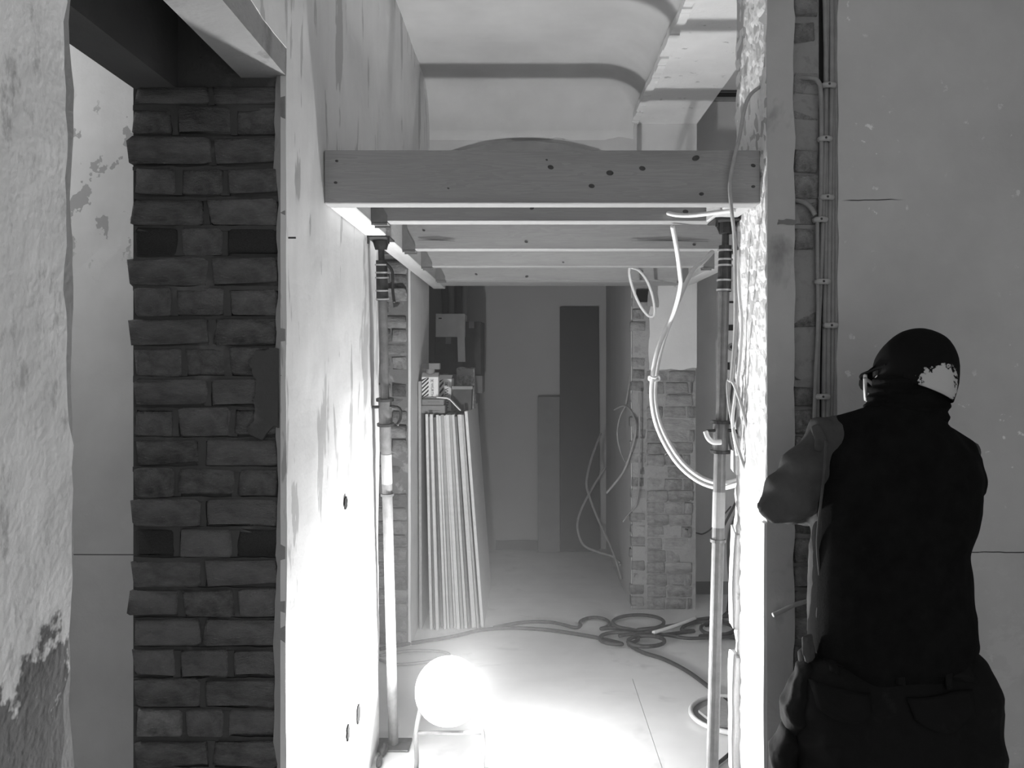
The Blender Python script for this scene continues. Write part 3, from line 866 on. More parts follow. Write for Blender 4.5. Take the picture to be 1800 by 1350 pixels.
# ------------------------------------------------------------------ boards against the far wall
def leaner(name, x0, x1, z1, mat, label, y):
    e = empty(name, ((x0+x1)/2, y, 0)); tag(e, label, 'board', 'boards against the far wall')
    bm = box_bm(-(x1-x0)/2, (x1-x0)/2, 0, .02, 0, z1, .002)
    for v in bm.verts: v.co.y += .07*v.co.z/z1
    link('board', bm_mesh(bm), mat, e)


leaner('leaning_board', .285, .615, 2.06, 'panel_dark', 'tall dark board leaning on the far wall', 7.17)
leaner('leaning_board', .098, .282, 1.30, 'panel_mid', 'short grey board leaning left of the tall dark board', 7.14)

# ------------------------------------------------------------------ electrics in the right room
db = empty('fuse_box', (1.44, 5.845, 1.45)); tag(db, 'flush electrical box with dark slots on the far right wall', 'electrical box')
box('frame', -.115, .115, -.02, .01, 0, .86, 'rim', db, .004)
for (a, b, x0, x1) in ((at(0, 533, 5.83).z, at(0, 529.5, 5.83).z, -.07, .08), (at(0, 581, 5.83).z, at(0, 571, 5.83).z, -.07, -.02), (at(0, 581, 5.83).z, at(0, 571, 5.83).z, .01, .035), (at(0, 650, 5.83).z, at(0, 637, 5.83).z, -.068, -.052), (at(0, 650, 5.83).z, at(0, 637, 5.83).z, .0, .018)):
    box('slot', x0, x1, -.0245, -.019, a-1.45, b-1.45, 'black', db)
for x in (-.04, .03):
    pz = at(0, 610, 5.83).z-1.45
    cyl('socket', (x, -.019, pz), (x, -.028, pz), .026, 'carton_mid', db, 18)
    cyl('socket_hole', (x, -.0281, pz), (x, -.029, pz), .012, 'black', db, 12)
ve = empty('wall_vent', (1.40, 5.845, at(0, 178, 5.84).z)); tag(ve, 'dark slotted vent high on the far right wall', 'vent')
box('frame', -.21, .21, -.03, .01, 0, .075, 'carton_mid', ve, .003); box('slot', -.15, .2, -.034, -.029, .022, .05, 'black', ve); box('slot', -.10, .2, -.034, -.029, .058, .063, 'black', ve)
for k, (dx, s) in enumerate(((-.06, .0), (-.03, .02), (0, -.03), (.03, .03), (.06, -.02), (.085, .0))):
    pts = [(1.44+dx*.6, 5.80, 1.46), (1.42+dx+s, 5.74, 1.1), (1.46+dx*.5, 5.72, .75), (1.38+dx*1.6+s, 5.70, .4), (1.40+dx*2, 5.62, .10), (1.36+dx*2.5, 5.45, .012)]
    cable('loose_wire', pts, .008, 'cable_dark', ['leftmost', 'second', 'third', 'fourth', 'fifth', 'rightmost'][k]+' dark wire hanging under the electrical box', 'cable', 'wires under the electrical box')
cable('loose_wire', [at(1205, 930, 5.45), at(1225, 937, 5.7), at(1237, 938, 5.7), at(1255, 925, 5.72), at(1285, 890, 5.75)], .005, 'cable_dark', 'thin dark wire sagging beside the pier', 'cable')

# ------------------------------------------------------------------ hanging cables on the right
def pc(pts): return [at(*p) for p in pts]


cable('conduit', pc([(1252, 443, 3.62), (1238, 458, 3.5), (1214, 482, 3.38), (1180, 558, 3.32), (1158, 610, 3.30), (1148, 655, 3.30), (1146, 705, 3.30), (1157, 755, 3.30), (1186, 808, 3.28), (1222, 842, 3.25), (1262, 857, 3.22), (1300, 850, 3.15), (1335, 832, 3.05)]), .0095, 'cable_white', 'white conduit sweeping in a big arc from the third beam behind the right prop', 'cable')
cable('conduit', pc([(1182, 397, 2.95), (1190, 440, 3.0), (1195, 480, 3.08), (1196, 503, 3.16), (1186, 545, 3.28), (1166, 600, 3.32), (1154, 655, 3.33), (1152, 705, 3.33), (1163, 752, 3.33), (1192, 803, 3.31), (1226, 835, 3.28), (1264, 849, 3.25), (1300, 843, 3.18)]), .0085, 'cable_white', 'white conduit dropping from the second beam into the big arc', 'cable')
cable('conduit_tie', pc([(1142, 661, 3.285), (1149, 664, 3.275), (1158, 661, 3.29), (1158, 668, 3.31), (1142, 668, 3.305), (1141, 661, 3.29)]), .004, 'cable_white', 'small white tie around the big conduit arc', 'tie')
cable('cable_end', pc([(1175, 375, 2.93), (1176, 375, 2.905), (1190, 378, 2.88), (1215, 378.5, 2.84), (1240, 376, 2.74), (1268, 372, 2.69), (1292, 369.5, 2.66)]), .0075, 'cable_white', 'short white cable end poking out of the second beam', 'cable')
cable('hanging_cable', pc([(1345, 151, 2.60), (1336, 153, 2.585), (1318, 168, 2.565), (1308, 195, 2.56), (1300, 240, 2.56), (1289, 285, 2.558), (1283, 325, 2.556), (1286, 370, 2.56), (1291, 420, 2.60), (1292.5, 500, 2.65), (1292, 580, 2.70), (1288, 640, 2.72), (1285, 668, 2.73)]+[(1301-22*math.cos(a*.45), 752-86*math.cos(-.3+a*.45-.28), 2.735+.004*a) for a in range(1, 20)]), .0056, 'clip', 'white cable hung over the front beam down to a long loop beside the right prop', 'cable', None, 6)
cable('hanging_cable', pc([(1296, 440, 2.72), (1300, 520, 2.74), (1304, 570, 2.75), (1300, 640, 2.76), (1292, 700, 2.77), (1288, 745, 2.78), (1296, 800, 2.80)]), .0055, 'cable_white', 'thinner white cable hanging behind the long loop', 'cable')
cable('cable_end', pc([(1240, 758, 2.84), (1245, 770, 2.835), (1254, 777, 2.835), (1268, 777, 2.835)]), .0085, 'cable_white', 'short white cable stub at the right prop collar', 'cable')
cable('hanging_cable', pc([(1288, 388, 2.955), (1291, 398, 2.97), (1298, 412, 2.97), (1307, 425, 2.97), (1308, 431, 2.97), (1300, 433, 2.97), (1291, 431, 2.97)]), .007, 'cable_white', 'small white cable hook right of the prop head', 'cable')
cable('hanging_cable', pc([(1114, 446, 4.36), (1110, 462, 4.5), (1106, 480, 4.8), (1114, 512, 4.9), (1126, 538, 4.95), (1140, 555, 4.97), (1150, 552, 4.97), (1148, 525, 4.95), (1138, 495, 4.9), (1124, 476, 4.8), (1110, 470, 4.7)]), .0085, 'cable_white', 'pale cable loop hanging in front of the pier top', 'cable')
cable('thin_wire', pc([(1111, 560, 5.58), (1110, 630, 5.6), (1107, 665, 5.6), (1101, 705, 5.6), (1099, 714, 5.6)]), .007, 'cable_grey', 'grey wire down the upper passage side of the pier', 'cable')
cable('thin_wire', pc([(1080, 720, 5.75), (1098, 713, 5.6), (1112, 728, 5.5), (1117, 755, 5.45), (1110, 790, 5.45), (1095, 830, 5.5), (1066, 867, 5.55)]), .008, 'cable_grey', 'grey wire curling off the pier to a cut end', 'cable')
cable('thin_wire', pc([(1099, 714, 5.62), (1089, 735, 5.65), (1085, 765, 5.65), (1091, 795, 5.65), (1099, 812, 5.6)]), .006, 'cable_grey', 'short drooping grey wire on the pier side', 'cable')
cable('thin_wire', pc([(1056, 762, 6.6), (1040, 805, 6.5), (1031, 845, 6.4), (1035, 870, 6.35), (1050, 910, 6.25), (1073, 960, 6.1), (1084, 990, 6.0), (1092, 1018, 6.0)]), .009, 'cable_grey', 'grey wire hanging before the dark board down to the pier foot', 'cable')
cable('thin_wire', pc([(1065, 820, 6.5), (1040, 860, 6.45), (1020, 900, 6.4), (1015, 928, 6.35), (1025, 957, 6.3), (1050, 970, 6.25), (1075, 978, 6.2), (1090, 990, 6.15)]), .009, 'cable_grey', 'looping grey wire crossing the dark board', 'cable')
cable('thin_wire', pc([(1124, 690, 5.45), (1124, 780, 5.45), (1123, 850, 5.45), (1118, 888, 5.47), (1106, 902, 5.5), (1095, 917, 5.52)]), .0055, 'cable_grey', 'thin wire down the pier front bending off left', 'cable')

# ------------------------------------------------------------------ cables on the floor
def loop(cx, cy, rx, ry, a0, a1, n, z=.012):
    return [fl(cx+rx*math.cos(a0+(a1-a0)*k/n), cy+ry*math.sin(a0+(a1-a0)*k/n), z+.004*(k % 3)) for k in range(n+1)]


def fp(pts, z=.01): return [fl(a, b, z) for a, b in pts]


cable('floor_cable', fp([(868, 1103), (920, 1094), (970, 1094), (1010, 1103)])+loop(1045, 1096, 26, 10.5, PI*.9, PI*2.35, 10)+fp([(1080, 1104), (1120, 1109)])+loop(1122, 1094, 45, 13, PI*.6, PI*2.5, 12, .018)+fp([(1180, 1100), (1215, 1091), (1260, 1085), (1300, 1081), (1345, 1077)], .02), .0105, 'cable_dark', 'dark cable with two loops, rearmost on the floor', 'cable')
cable('floor_cable', fp([(668, 1141), (720, 1131), (790, 1120), (850, 1107), (905, 1104), (960, 1107), (1010, 1114), (1050, 1121), (1085, 1129)])+loop(1088, 1122, 34, 10.5, PI*.45, PI*2.2, 12, .02)+loop(1136, 1127, 32, 9.5, PI*.9, PI*2.9, 14, .03)+fp([(1108, 1135), (1130, 1147), (1165, 1158), (1205, 1178), (1240, 1203), (1275, 1232), (1300, 1248)]), .011, 'cable_dark', 'long dark cable across the floor with two front loops', 'cable')
cable('floor_cable', fp([(1150, 1118), (1190, 1113), (1220, 1109)])+loop(1245, 1106, 46, 13, PI*.95, PI*2.6, 12, .014)+loop(1262, 1104, 30, 12, PI*.6, PI*2.5, 12, .022)+fp([(1300, 1122), (1345, 1124)]), .0105, 'cable_dark', 'dark cable coiled behind the right prop foot', 'cable')
cable('floor_cable', fp([(1088, 1118), (1130, 1113), (1170, 1116), (1210, 1122), (1260, 1120), (1290, 1119), (1345, 1118)], .024), .010, 'cable_dark', 'dark cable lying straight through the floor coils', 'cable')
cable('floor_cable', fp([(1148, 1112), (1175, 1104), (1200, 1095), (1222, 1086)], .05), .011, 'cable_white', 'pale cable end lying on top of the floor coils', 'cable')
cable('floor_cable', [fl(1305, 1045, .08), fl(1290, 1064, .03)]+fp([(1272, 1082), (1262, 1094), (1240, 1100)]), .008, 'cable_dark', 'dark cable dropping to the floor behind the right prop', 'cable')
cable('floor_cable', fp([(668, 1152), (720, 1144), (770, 1145), (790, 1152)])+fp([(760, 1162), (700, 1168), (668, 1160)]), .008, 'cable_grey', 'thin grey cable on the floor behind the lamp', 'cable')
cable('floor_cable', [fl(1305, 1278, .02), fl(1300, 1300, .01), fl(1285, 1322, .01), fl(1262, 1342, .01), fl(1245, 1352, .01)], .008, 'cable_dark', 'dark cable curving past the right prop to the front', 'cable')

# round tray by the right jamb
c0 = fl(1296, 1264)
tr_ = empty('round_tray', c0); tag(tr_, 'shallow round tray with a pale rim half hidden by the cut wall', 'tray')
bm = tube_bm([Vector((.205*math.cos(a*PI/24), .205*math.sin(a*PI/24), .022)) for a in range(49)], .011, 8, caps=False); link('rim', bm_mesh(bm), 'rim', tr_, True)
bm = bmesh.new(); bmesh.ops.create_cone(bm, cap_ends=True, segments=40, radius1=.19, radius2=.203, depth=.018)
for v in bm.verts: v.co.z += .0095
link('pan', bm_mesh(bm), 'carton_mid', tr_)
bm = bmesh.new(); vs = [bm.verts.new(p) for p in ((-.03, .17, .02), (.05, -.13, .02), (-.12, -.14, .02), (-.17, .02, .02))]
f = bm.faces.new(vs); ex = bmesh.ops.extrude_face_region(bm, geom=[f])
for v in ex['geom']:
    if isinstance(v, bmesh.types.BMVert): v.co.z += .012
link('screed_residue', bm_mesh(bm), 'sheet_b', tr_)  # paler wedge paints the light falling across the pan
# plaster offcuts along the left wall foot
for k, (px, py, s, lb_) in enumerate(((668, 1325, .03, 'dark rubble lump at the foot of the left prop'), (655, 1345, .025, 'rubble lump at the foot of the whitewashed wall'), (672, 1290, .02, 'small rubble lump beside the prop base'))):
    p = fl(px, py); bm = bmesh.new(); bmesh.ops.create_icosphere(bm, subdivisions=2, radius=1)
    for v in bm.verts: v.co = Vector((v.co.x*s*.5, v.co.y*s*1.6, max(-.6, v.co.z)*s*.9+s*.5))*(1+.35*noise.noise(v.co*2.2+Vector((k*7, 0, 0))))
    p.x = max(p.x, XL+.03)
    o = link('rubble_lump', bm_mesh(bm), 'mortar'); o.location = p; tag(o, lb_, 'rubble', 'rubble by the left wall')

# ------------------------------------------------------------------ cables in the chase
CY = WY+.012
strands = [((1447, 1452, 1446, 1438, 1436), 'cable_grey', 'leftmost cable of the bundle in the chase, bulging towards the bricks'),
           ((1456, 1453, 1452, 1449, 1447), 'cable_grey', 'second cable from the left in the chase bundle'),
           ((1461, 1462, 1458, 1456, 1455), 'cable_grey', 'middle cable of the chase bundle'),
           ((1465, 1466, 1464, 1463, 1461), 'cable_grey', 'second cable from the right in the chase bundle'),
           ((1470, 1470, 1470.5, 1470, 1468), 'cable_grey', 'rightmost cable of the chase bundle against the rendered edge')]
for k, (xs_, m, l) in enumerate(strands):
    pts = []
    for i, py in enumerate((-90, 120, 400, 600, 760)):
        pts.append(at(xs_[i], py, CY+.004*(k % 2)))
    pts += [at(xs_[4]-3, 1000, CY+.003*(k % 2)), at(xs_[4]-2, 1500, CY+.003*(k % 2)), at(xs_[4], 1585, CY)]
    cable('wall_cable', pts, .0072, m, l, 'cable', 'cables in the wall chase')
cable('wall_cable', pc([(1398, 138, WY+.03), (1425, 137, WY+.005), (1438, 143, WY-.004), (1443, 165, WY-.004), (1444, 250, WY+.004), (1443, 340, WY+.006), (1441, 390, WY+.004)]), .0068, 'cable_grey', 'grey cable bending out of the upper bricks into the chase', 'cable')
cable('wall_cable', pc([(1392, 352, WY+.03), (1412, 355, WY+.002), (1425, 365, WY-.002), (1433, 378, WY-.004)]), .007, 'cable_grey', 'short cut cable poking from the middle bricks', 'cable')
cable('wall_cable', pc([(1437, 383, WY+.0), (1437, 440, WY+.004), (1438, 560, WY+.004), (1434, 660, WY+.002), (1431, 740, WY+.002)]), .006, 'cable_grey', 'pale cable left of the bundle below the cut end', 'cable')
cable('cable_end', pc([(1420, 1056, WY+.01), (1395, 1064, WY-.02), (1375, 1074, WY-.04), (1359, 1081, WY-.05)]), .007, 'clip', 'pale cable end sticking out left of the worker', 'cable')
ordc = ['topmost', 'second from the top', 'third from the top', 'fourth from the top', 'fifth from the top', 'sixth from the top', 'lowest']
for k, (px, py) in enumerate(((1457, 150), (1451, 244), (1454, 347), (1443, 386), (1447, 495), (1461, 572), (1446, 697))):
    p = at(px, py, CY-.012)
    e = empty('cable_clip', p); tag(e, ordc[k]+' pale saddle clip holding the chase cables', 'clip', 'clips in the wall chase')
    rr_ = (.017, .015, .016, .016, .017, .016, .018)[k]
    bm = tube_bm([(-rr_, .012, 0), (-rr_*.8, -.003, 0), (0, -.008, 0), (rr_*.8, -.003, 0), (rr_, .012, 0)], .0085, 8); link('saddle', bm_mesh(bm), 'clip', e, True)
    cyl('screw_head', (-.003, -.0145, 0), (-.003, -.016, 0), .0035, 'knot', e, 10)
rough_slab('broken_render', 'y', at(1366, 0, WY).x, at(1400, 0, WY).x, at(0, 395, WY).z, at(0, 386, WY).z, WY-.003, WY+.02, 'cement', ws, step=.006, j0=.01, jt=.004, jb=.004, amp=.003, seed=81, fr=40)

# ------------------------------------------------------------------ the worker


def chain(bm, pts, sides=20, side=Vector((1, 0, 0))):
    """closed tapered tube through (centre, half width along side, half depth) rings"""
    P = [(Vector(c), a, b) for c, a, b in pts]
    t0 = (P[0][0]-P[1][0]).normalized(); t1 = (P[-1][0]-P[-2][0]).normalized()
    m0 = min(P[0][1], P[0][2]); m1 = min(P[-1][1], P[-1][2])
    P = [(P[0][0]+t0*m0*.95, P[0][1]*.35, P[0][2]*.35), (P[0][0]+t0*m0*.6, P[0][1]*.8, P[0][2]*.8)]+P+[(P[-1][0]+t1*m1*.6, P[-1][1]*.8, P[-1][2]*.8), (P[-1][0]+t1*m1*.95, P[-1][1]*.35, P[-1][2]*.35)]
    rings = []; n = len(P)
    for i, (c, a, b) in enumerate(P):
        t = (P[min(n-1, i+1)][0]-P[max(0, i-1)][0]).normalized()
        s = side-t*side.dot(t)
        if s.length < .05: s = Vector((0, 1, 0))-t*t.y
        s.normalize(); u = t.cross(s)
        rings.append([bm.verts.new(c+s*a*math.cos(2*PI*k/sides)+u*b*math.sin(2*PI*k/sides)) for k in range(sides)])
    for i in range(n-1):
        for k in range(sides):
            bm.faces.new((rings[i][k], rings[i][(k+1) % sides], rings[i+1][(k+1) % sides], rings[i+1][k]))
    bm.faces.new(rings[0]); bm.faces.new(rings[-1])


def ball(bm, c, r, rot=None):
    t_ = bmesh.new(); bmesh.ops.create_uvsphere(t_, u_segments=24, v_segments=16, radius=1)
    mt = Matrix.Translation(c) @ (rot.to_4x4() if rot else Matrix()) @ Matrix.Diagonal((r[0], r[1], r[2], 1))
    t_.transform(mt); me = bpy.data.meshes.new('t'); t_.to_mesh(me); t_.free(); bm.from_mesh(me); bpy.data.meshes.remove(me)


def weld(bm, voxel, smooth=4):
    """one continuous skin over the overlapping volumes"""
    bmesh.ops.recalc_face_normals(bm, faces=bm.faces)
    me = bpy.data.meshes.new('t'); bm.to_mesh(me); bm.free()
    sc2 = bpy.data.scenes.new('weld'); o = bpy.data.objects.new('t', me); sc2.collection.objects.link(o)
    r = o.modifiers.new('r', 'REMESH'); r.mode = 'VOXEL'; r.voxel_size = voxel
    if smooth:
        s = o.modifiers.new('s', 'SMOOTH'); s.factor = .5; s.iterations = smooth
    vl = sc2.view_layers[0]; vl.update()
    out = bpy.data.meshes.new_from_object(o.evaluated_get(vl.depsgraph))
    bpy.data.objects.remove(o); bpy.data.meshes.remove(me); bpy.data.scenes.remove(sc2)
    return out


def wrinkle(me, fn):
    n = len(me.vertices); co = np.empty(n*3, np.float32); me.vertices.foreach_get('co', co)
    nr = np.array([x.vector[:] for x in me.vertex_normals], np.float32)
    d = np.array([fn(Vector(p)) for p in co.reshape(-1, 3)], np.float32)
    me.vertices.foreach_set('co', (co.reshape(-1, 3)+nr*d[:, None]).ravel()); me.update()


def ridge(p): return 1-abs(noise.noise(p))*2


t = NT('black fleece'); t.col(t.mix(t.ramp(t.noise(25, 4), .3, .7), .005, .009)); t.bump(t.noise(160, 3, seed=1), .3, .003); M['fleece'] = t.fin(.95, .08)
t = NT('grey sweater'); t.col(t.mix(t.ramp(t.noise(12, 4), .3, .7), .055, .085)); t.bump(t.noise(160, 3, seed=1), .3, .003); M['sweater'] = t.fin(.95, .1)
t = NT('dark work cloth')
t.col(t.mix(t.ramp(t.noise(13, 6, .7), .58, .75), .006, .018)); t.bump(t.noise(70, 4, seed=1), .3, .003); M['trousers'] = t.fin(.8, .15)
M['skin'] = plain('skin', .30, .6, .3, 0, .08, 20, .05)
M['eye'] = plain('eye', .5, .2, .5)
M['hair'] = plain('short dark hair', .02, .9, var=.4, scale=120, bump=.6)
M['boot'] = plain('work boot leather', .03, .6)

pe = empty('person', (.93, 2.12, 0)); tag(pe, 'person in black vest and cap, back turned, working at the grey wall', 'person')
OFF = Vector(pe.location)


def A(px, py, Y): return at(px, py, Y)-OFF


# head frame: turned left and down, tilted to the right
hf = Vector((-.50, .80, -.33)).normalized(); hu = Vector((.34, .20, .92)); hu = (hu-hf*hu.dot(hf)).normalized(); hr = hf.cross(hu)
HR = Matrix((hr, hf, hu)).transposed()
HCN = A(1604, 664, 2.19)
def H(x, y, z): return HCN+HR @ Vector((x, y, z))


Ls, Le, Lw = A(1466, 778, 2.15), A(1376, 888, 2.16), A(1455, 885, 2.35)
Rs, Re, Rw = A(1676, 800, 2.14), A(1655, 925, 2.20), A(1572, 905, 2.365)


def hand(bm, W, d, up, thumb_side):
    d = d.normalized(); sd = d.cross(up).normalized(); up = sd.cross(d).normalized()
    chain(bm, [(W-d*.03, .026, .021), (W+d*.01, .030, .018), (W+d*.045, .039, .016), (W+d*.08, .040, .013)], 14, sd)
    L = (.062, .072, .068, .052)
    for k in range(4):
        o = sd*((k-1.5)*.0205)*thumb_side
        b = W+d*.078+o; l = L[k]
        p1 = b+d*l*.45-up*.004; p2 = p1+(d*.75-up*.66)*l*.33; p3 = p2+(d*.35-up*.93)*l*.27
        chain(bm, [(b-d*.015, .0085, .0085), (b, .0088, .0085), (p1, .0082, .008), (p2, .0076, .0074), (p3, .0066, .0064)], 10, sd)
    b = W+d*.022-sd*.030*thumb_side
    chain(bm, [(b+sd*.01*thumb_side, .012, .011), (b-sd*.016*thumb_side+d*.022-up*.008, .0105, .0105), (b-sd*.022*thumb_side+d*.05-up*.014, .0092, .009), (b-sd*.014*thumb_side+d*.072-up*.02, .0078, .0075)], 10, up)


# body: one continuous mesh
bm = bmesh.new()
chain(bm, [(A(1568, 1250, 2.11), .17, .12), (A(1564, 1120, 2.11), .150, .10), (A(1564, 1000, 2.12), .150, .105), (A(1575, 870, 2.14), .165, .105), (A(1578, 790, 2.15), .15, .09), (A(1586, 745, 2.165), .075, .07)], 24)
chain(bm, [(A(1586, 760, 2.165), .06, .06), (A(1592, 715, 2.18), .055, .06), (H(0, -.015, -.07), .055, .06)], 18)
ball(bm, H(0, -.006, .018), (.075, .094, .098), HR)
ball(bm, H(0, .022, -.05), (.058, .068, .062), HR)
ball(bm, H(0, .062, -.088), (.026, .02, .02), HR)
chain(bm, [(H(0, .084, .01), .008, .008), (H(0, .098, -.018), .011, .010), (H(0, .106, -.036), .014, .011)], 10, hr)
chain(bm, [(H(-.03, .082, .022), .012, .01), (H(.03, .082, .022), .012, .01)], 10, hf)
for s in (-1, 1):
    ball(bm, H(s*.074, -.002, -.030), (.010, .018, .028), HR)
    ball(bm, H(s*.04, .066, -.028), (.022, .02, .018), HR)
chain(bm, [(H(-.022, .083, -.062), .006, .007), (H(0, .089, -.063), .007, .008), (H(.022, .083, -.062), .006, .007)], 8, hf)
for (a, b, c, ths, k) in ((Ls, Le, Lw, 1, 0), (Rs, Re, Rw, -1, 1)):
    chain(bm, [(a, .055, .055), (a.lerp(b, .5), .047, .047), (b, .040, .040), (b.lerp(c, .35), .040, .040), (c, .028, .026)], 16)
    hand(bm, c+Vector((0, .01, 0)), Vector((.18 if k == 0 else -.18, 1, .12)), Vector((0, -.1, 1)), ths)
for sx, x0 in ((0, .80-OFF.x), (1, 1.035-OFF.x)):
    dx = -.02 if sx == 0 else .02
    chain(bm, [(Vector((x0, -.01, .78)), .09, .10), (Vector((x0+dx, -.01, .62)), .080, .085), (Vector((x0+dx*1.3, .0, .46)), .058, .062), (Vector((x0+dx*1.5, -.02, .30)), .054, .062), (Vector((x0+dx*1.6, -.02, .10)), .038, .042)], 16)
    chain(bm, [(Vector((x0+dx*1.6, -.06, .045)), .036, .036), (Vector((x0+dx*1.9, .06, .045)), .042, .034), (Vector((x0+dx*2.2, .15, .032)), .040, .022)], 14)
bo_me = weld(bm, .0045, 3)
link('body', bo_me, 'skin', pe, True)

# sweater under the vest: trunk and both sleeves
bm = bmesh.new()
TR = [(A(1563, 1150, 2.11), .197, .137), (A(1562, 1110, 2.11), .196, .134), (A(1557, 1040, 2.115), .190, .130), (A(1558, 960, 2.12), .187, .130), (A(1572, 880, 2.13), .192, .130), (A(1578, 820, 2.14), .190, .122), (A(1580, 780, 2.15), .165, .105), (A(1586, 748, 2.16), .105, .085)]
chain(bm, TR, 30)
chain(bm, [(A(1500, 775, 2.15), .070, .070), (Ls, .073, .073), (Ls.lerp(Le, .5), .072, .070), (Le, .064, .062), (Le.lerp(Lw, .35), .060, .057), (Le.lerp(Lw, .75), .050, .046), (Lw-(Lw-Le)*.06, .040, .036)], 18)
chain(bm, [(A(1630, 790, 2.15), .066, .066), (Rs, .066, .068), (Rs.lerp(Re, .5), .060, .064), (Re, .056, .058), (Re.lerp(Rw, .4), .050, .050), (Rw-(Rw-Re)*.06, .038, .036)], 18)
me = weld(bm, .007, 6)
arm_dir = (Le-Ls).normalized(); arm_n = Vector((.75, 0, .66))


def sw_f(p):
    w_ = 0
    if p.x < A(1450, 0, 2.15).x and p.z > A(0, 960, 2.15).z:      # slanting sleeve folds
        s = p.dot(arm_n)
        w_ = .0055*math.sin(s*72+3*noise.noise(p*7))+.004*noise.noise(p*30)
    return w_+.002*ridge(Vector((p.x*6, p.y*6, p.z*16)))


wrinkle(me, sw_f)
link('sweater', me, 'sweater', pe, True)

# black fleece vest, open at the left side
bm = bmesh.new()
chain(bm, [(A(1567, 1138, 2.10), .202, .148), (A(1566, 1100, 2.10), .201, .148), (A(1564, 1040, 2.10), .193, .146), (A(1565, 960, 2.105), .190, .146), (A(1576, 880, 2.115), .198, .146), (A(1581, 820, 2.125), .198, .136), (A(1584, 780, 2.135), .178, .118), (A(1590, 750, 2.155), .115, .095), (A(1590, 735, 2.165), .085, .085)], 30)
chain(bm, [(A(1480, 764, 2.14), .050, .055), (A(1530, 752, 2.145), .055, .07), (A(1600, 762, 2.145), .06, .08), (A(1680, 802, 2.135), .058, .07), (A(1690, 850, 2.15), .05, .062)], 16, Vector((0, 0, 1)))
me = weld(bm, .007, 7)
wrinkle(me, lambda p: (.006*ridge(Vector((p.x*5+p.z*3, p.y*5, p.z*11)))-.003)*max(0, min(1, (p.x+.10)/.08)))
ve_ = link('fleece_vest', me, 'fleece', pe, True)
# shoulder strap edge lit at the left
bm = bmesh.new()
chain(bm, [(A(1590, 742, 2.163), .105, .098), (A(1595, 712, 2.175), .097, .098), (A(1600, 690, 2.182), .096, .100)], 26, Vector((.95, 0, -.25)))
me = weld(bm, .006, 4)
wrinkle(me, lambda p: .003*math.sin(p.z*260+4*noise.noise(p*9)))
link('collar', me, 'fleece', pe, True)
bm = bmesh.new()
chain(bm, [(A(1436, 752, 2.12), .018, .010), (A(1446, 775, 2.10), .02, .012), (A(1438, 790, 2.10), .012, .008)], 10)
link('strap_end', weld(bm, .005, 2), 'sweater', pe, True)
# pale piping along the vest's left edge
link('piping', bm_mesh(tube_bm(catmull([A(1452, 775, 2.05), A(1449, 830, 2.055), A(1441, 900, 2.07), A(1437, 960, 2.075), A(1442, 1030, 2.07), A(1437, 1080, 2.07), A(1440, 1120, 2.07)], 8), .0035, 6)), 'sweater', pe, True)

# cap: close fitting crown cut above the ears, white paint worn on the back right
bm = bmesh.new(); bmesh.ops.create_uvsphere(bm, u_segments=40, v_segments=24, radius=1)
for v in bm.verts: v.co = Vector((v.co.x*.088, v.co.y*.110-.008, v.co.z*(.108 if v.co.z > 0 else .19)+.022))
bmesh.ops.bisect_plane(bm, geom=bm.verts[:]+bm.edges[:]+bm.faces[:], plane_co=(0, 0, -.034), plane_no=(0, .55, -1), clear_outer=True)
for v in bm.verts:
    v.co += v.co.normalized()*.003*noise.noise(v.co*18)
bm.transform(Matrix.Translation(HCN) @ HR.to_4x4())
t = NT('black cap with white paint')
sx_, sy_, sz_ = t.xyz()
def dist_mask(p, r0, r1):
    v = t.node('ShaderNodeVectorMath', operation='DISTANCE'); t.l.new(t.coord(), v.inputs[0]); v.inputs[1].default_value = p
    return t.ramp(t.math('ADD', v.outputs['Value'], t.ramp(t.noise(45, 5, .7, seed=2), .3, .7, -.016, .016)), r0, r1, 1, 0)
PP = A(1645, 676, 2.10)
t.col(t.mix(dist_mask(tuple(PP), .050, .053), .008, .50)); t.bump(t.noise(150, 3), .2, .002)
cap_o = link('cap', bm_mesh(bm), t.fin(.9, .1), pe, True)
so_ = cap_o.modifiers.new('s', 'SOLIDIFY'); so_.thickness = .004
bm = bmesh.new()
vis = []
for k in range(13):
    a = -1.05+2.1*k/12
    vis.append((bm.verts.new(H(.082*math.sin(a), .100*math.cos(a)-.006, .030)), bm.verts.new(H(.088*math.sin(a), .100*math.cos(a)+.055*math.cos(a*1.2), .018))))
for k in range(12): bm.faces.new((vis[k][0], vis[k+1][0], vis[k+1][1], vis[k][1]))
vo = link('visor', bm_mesh(bm), 'fleece', cap_o, True); vo.modifiers.new('s', 'SOLIDIFY').thickness = .004
# short hair at the nape and sides
bm = bmesh.new(); ball(bm, H(0, -.012, -.012), (.078, .090, .085), HR)
hm = weld(bm, .006, 1); bm = bmesh.new(); bm.from_mesh(hm)
bmesh.ops.bisect_plane(bm, geom=bm.verts[:]+bm.edges[:]+bm.faces[:], plane_co=H(0, -.006, 0), plane_no=hf, clear_outer=True)
link('hair', bm_mesh(bm), 'hair', pe, True)
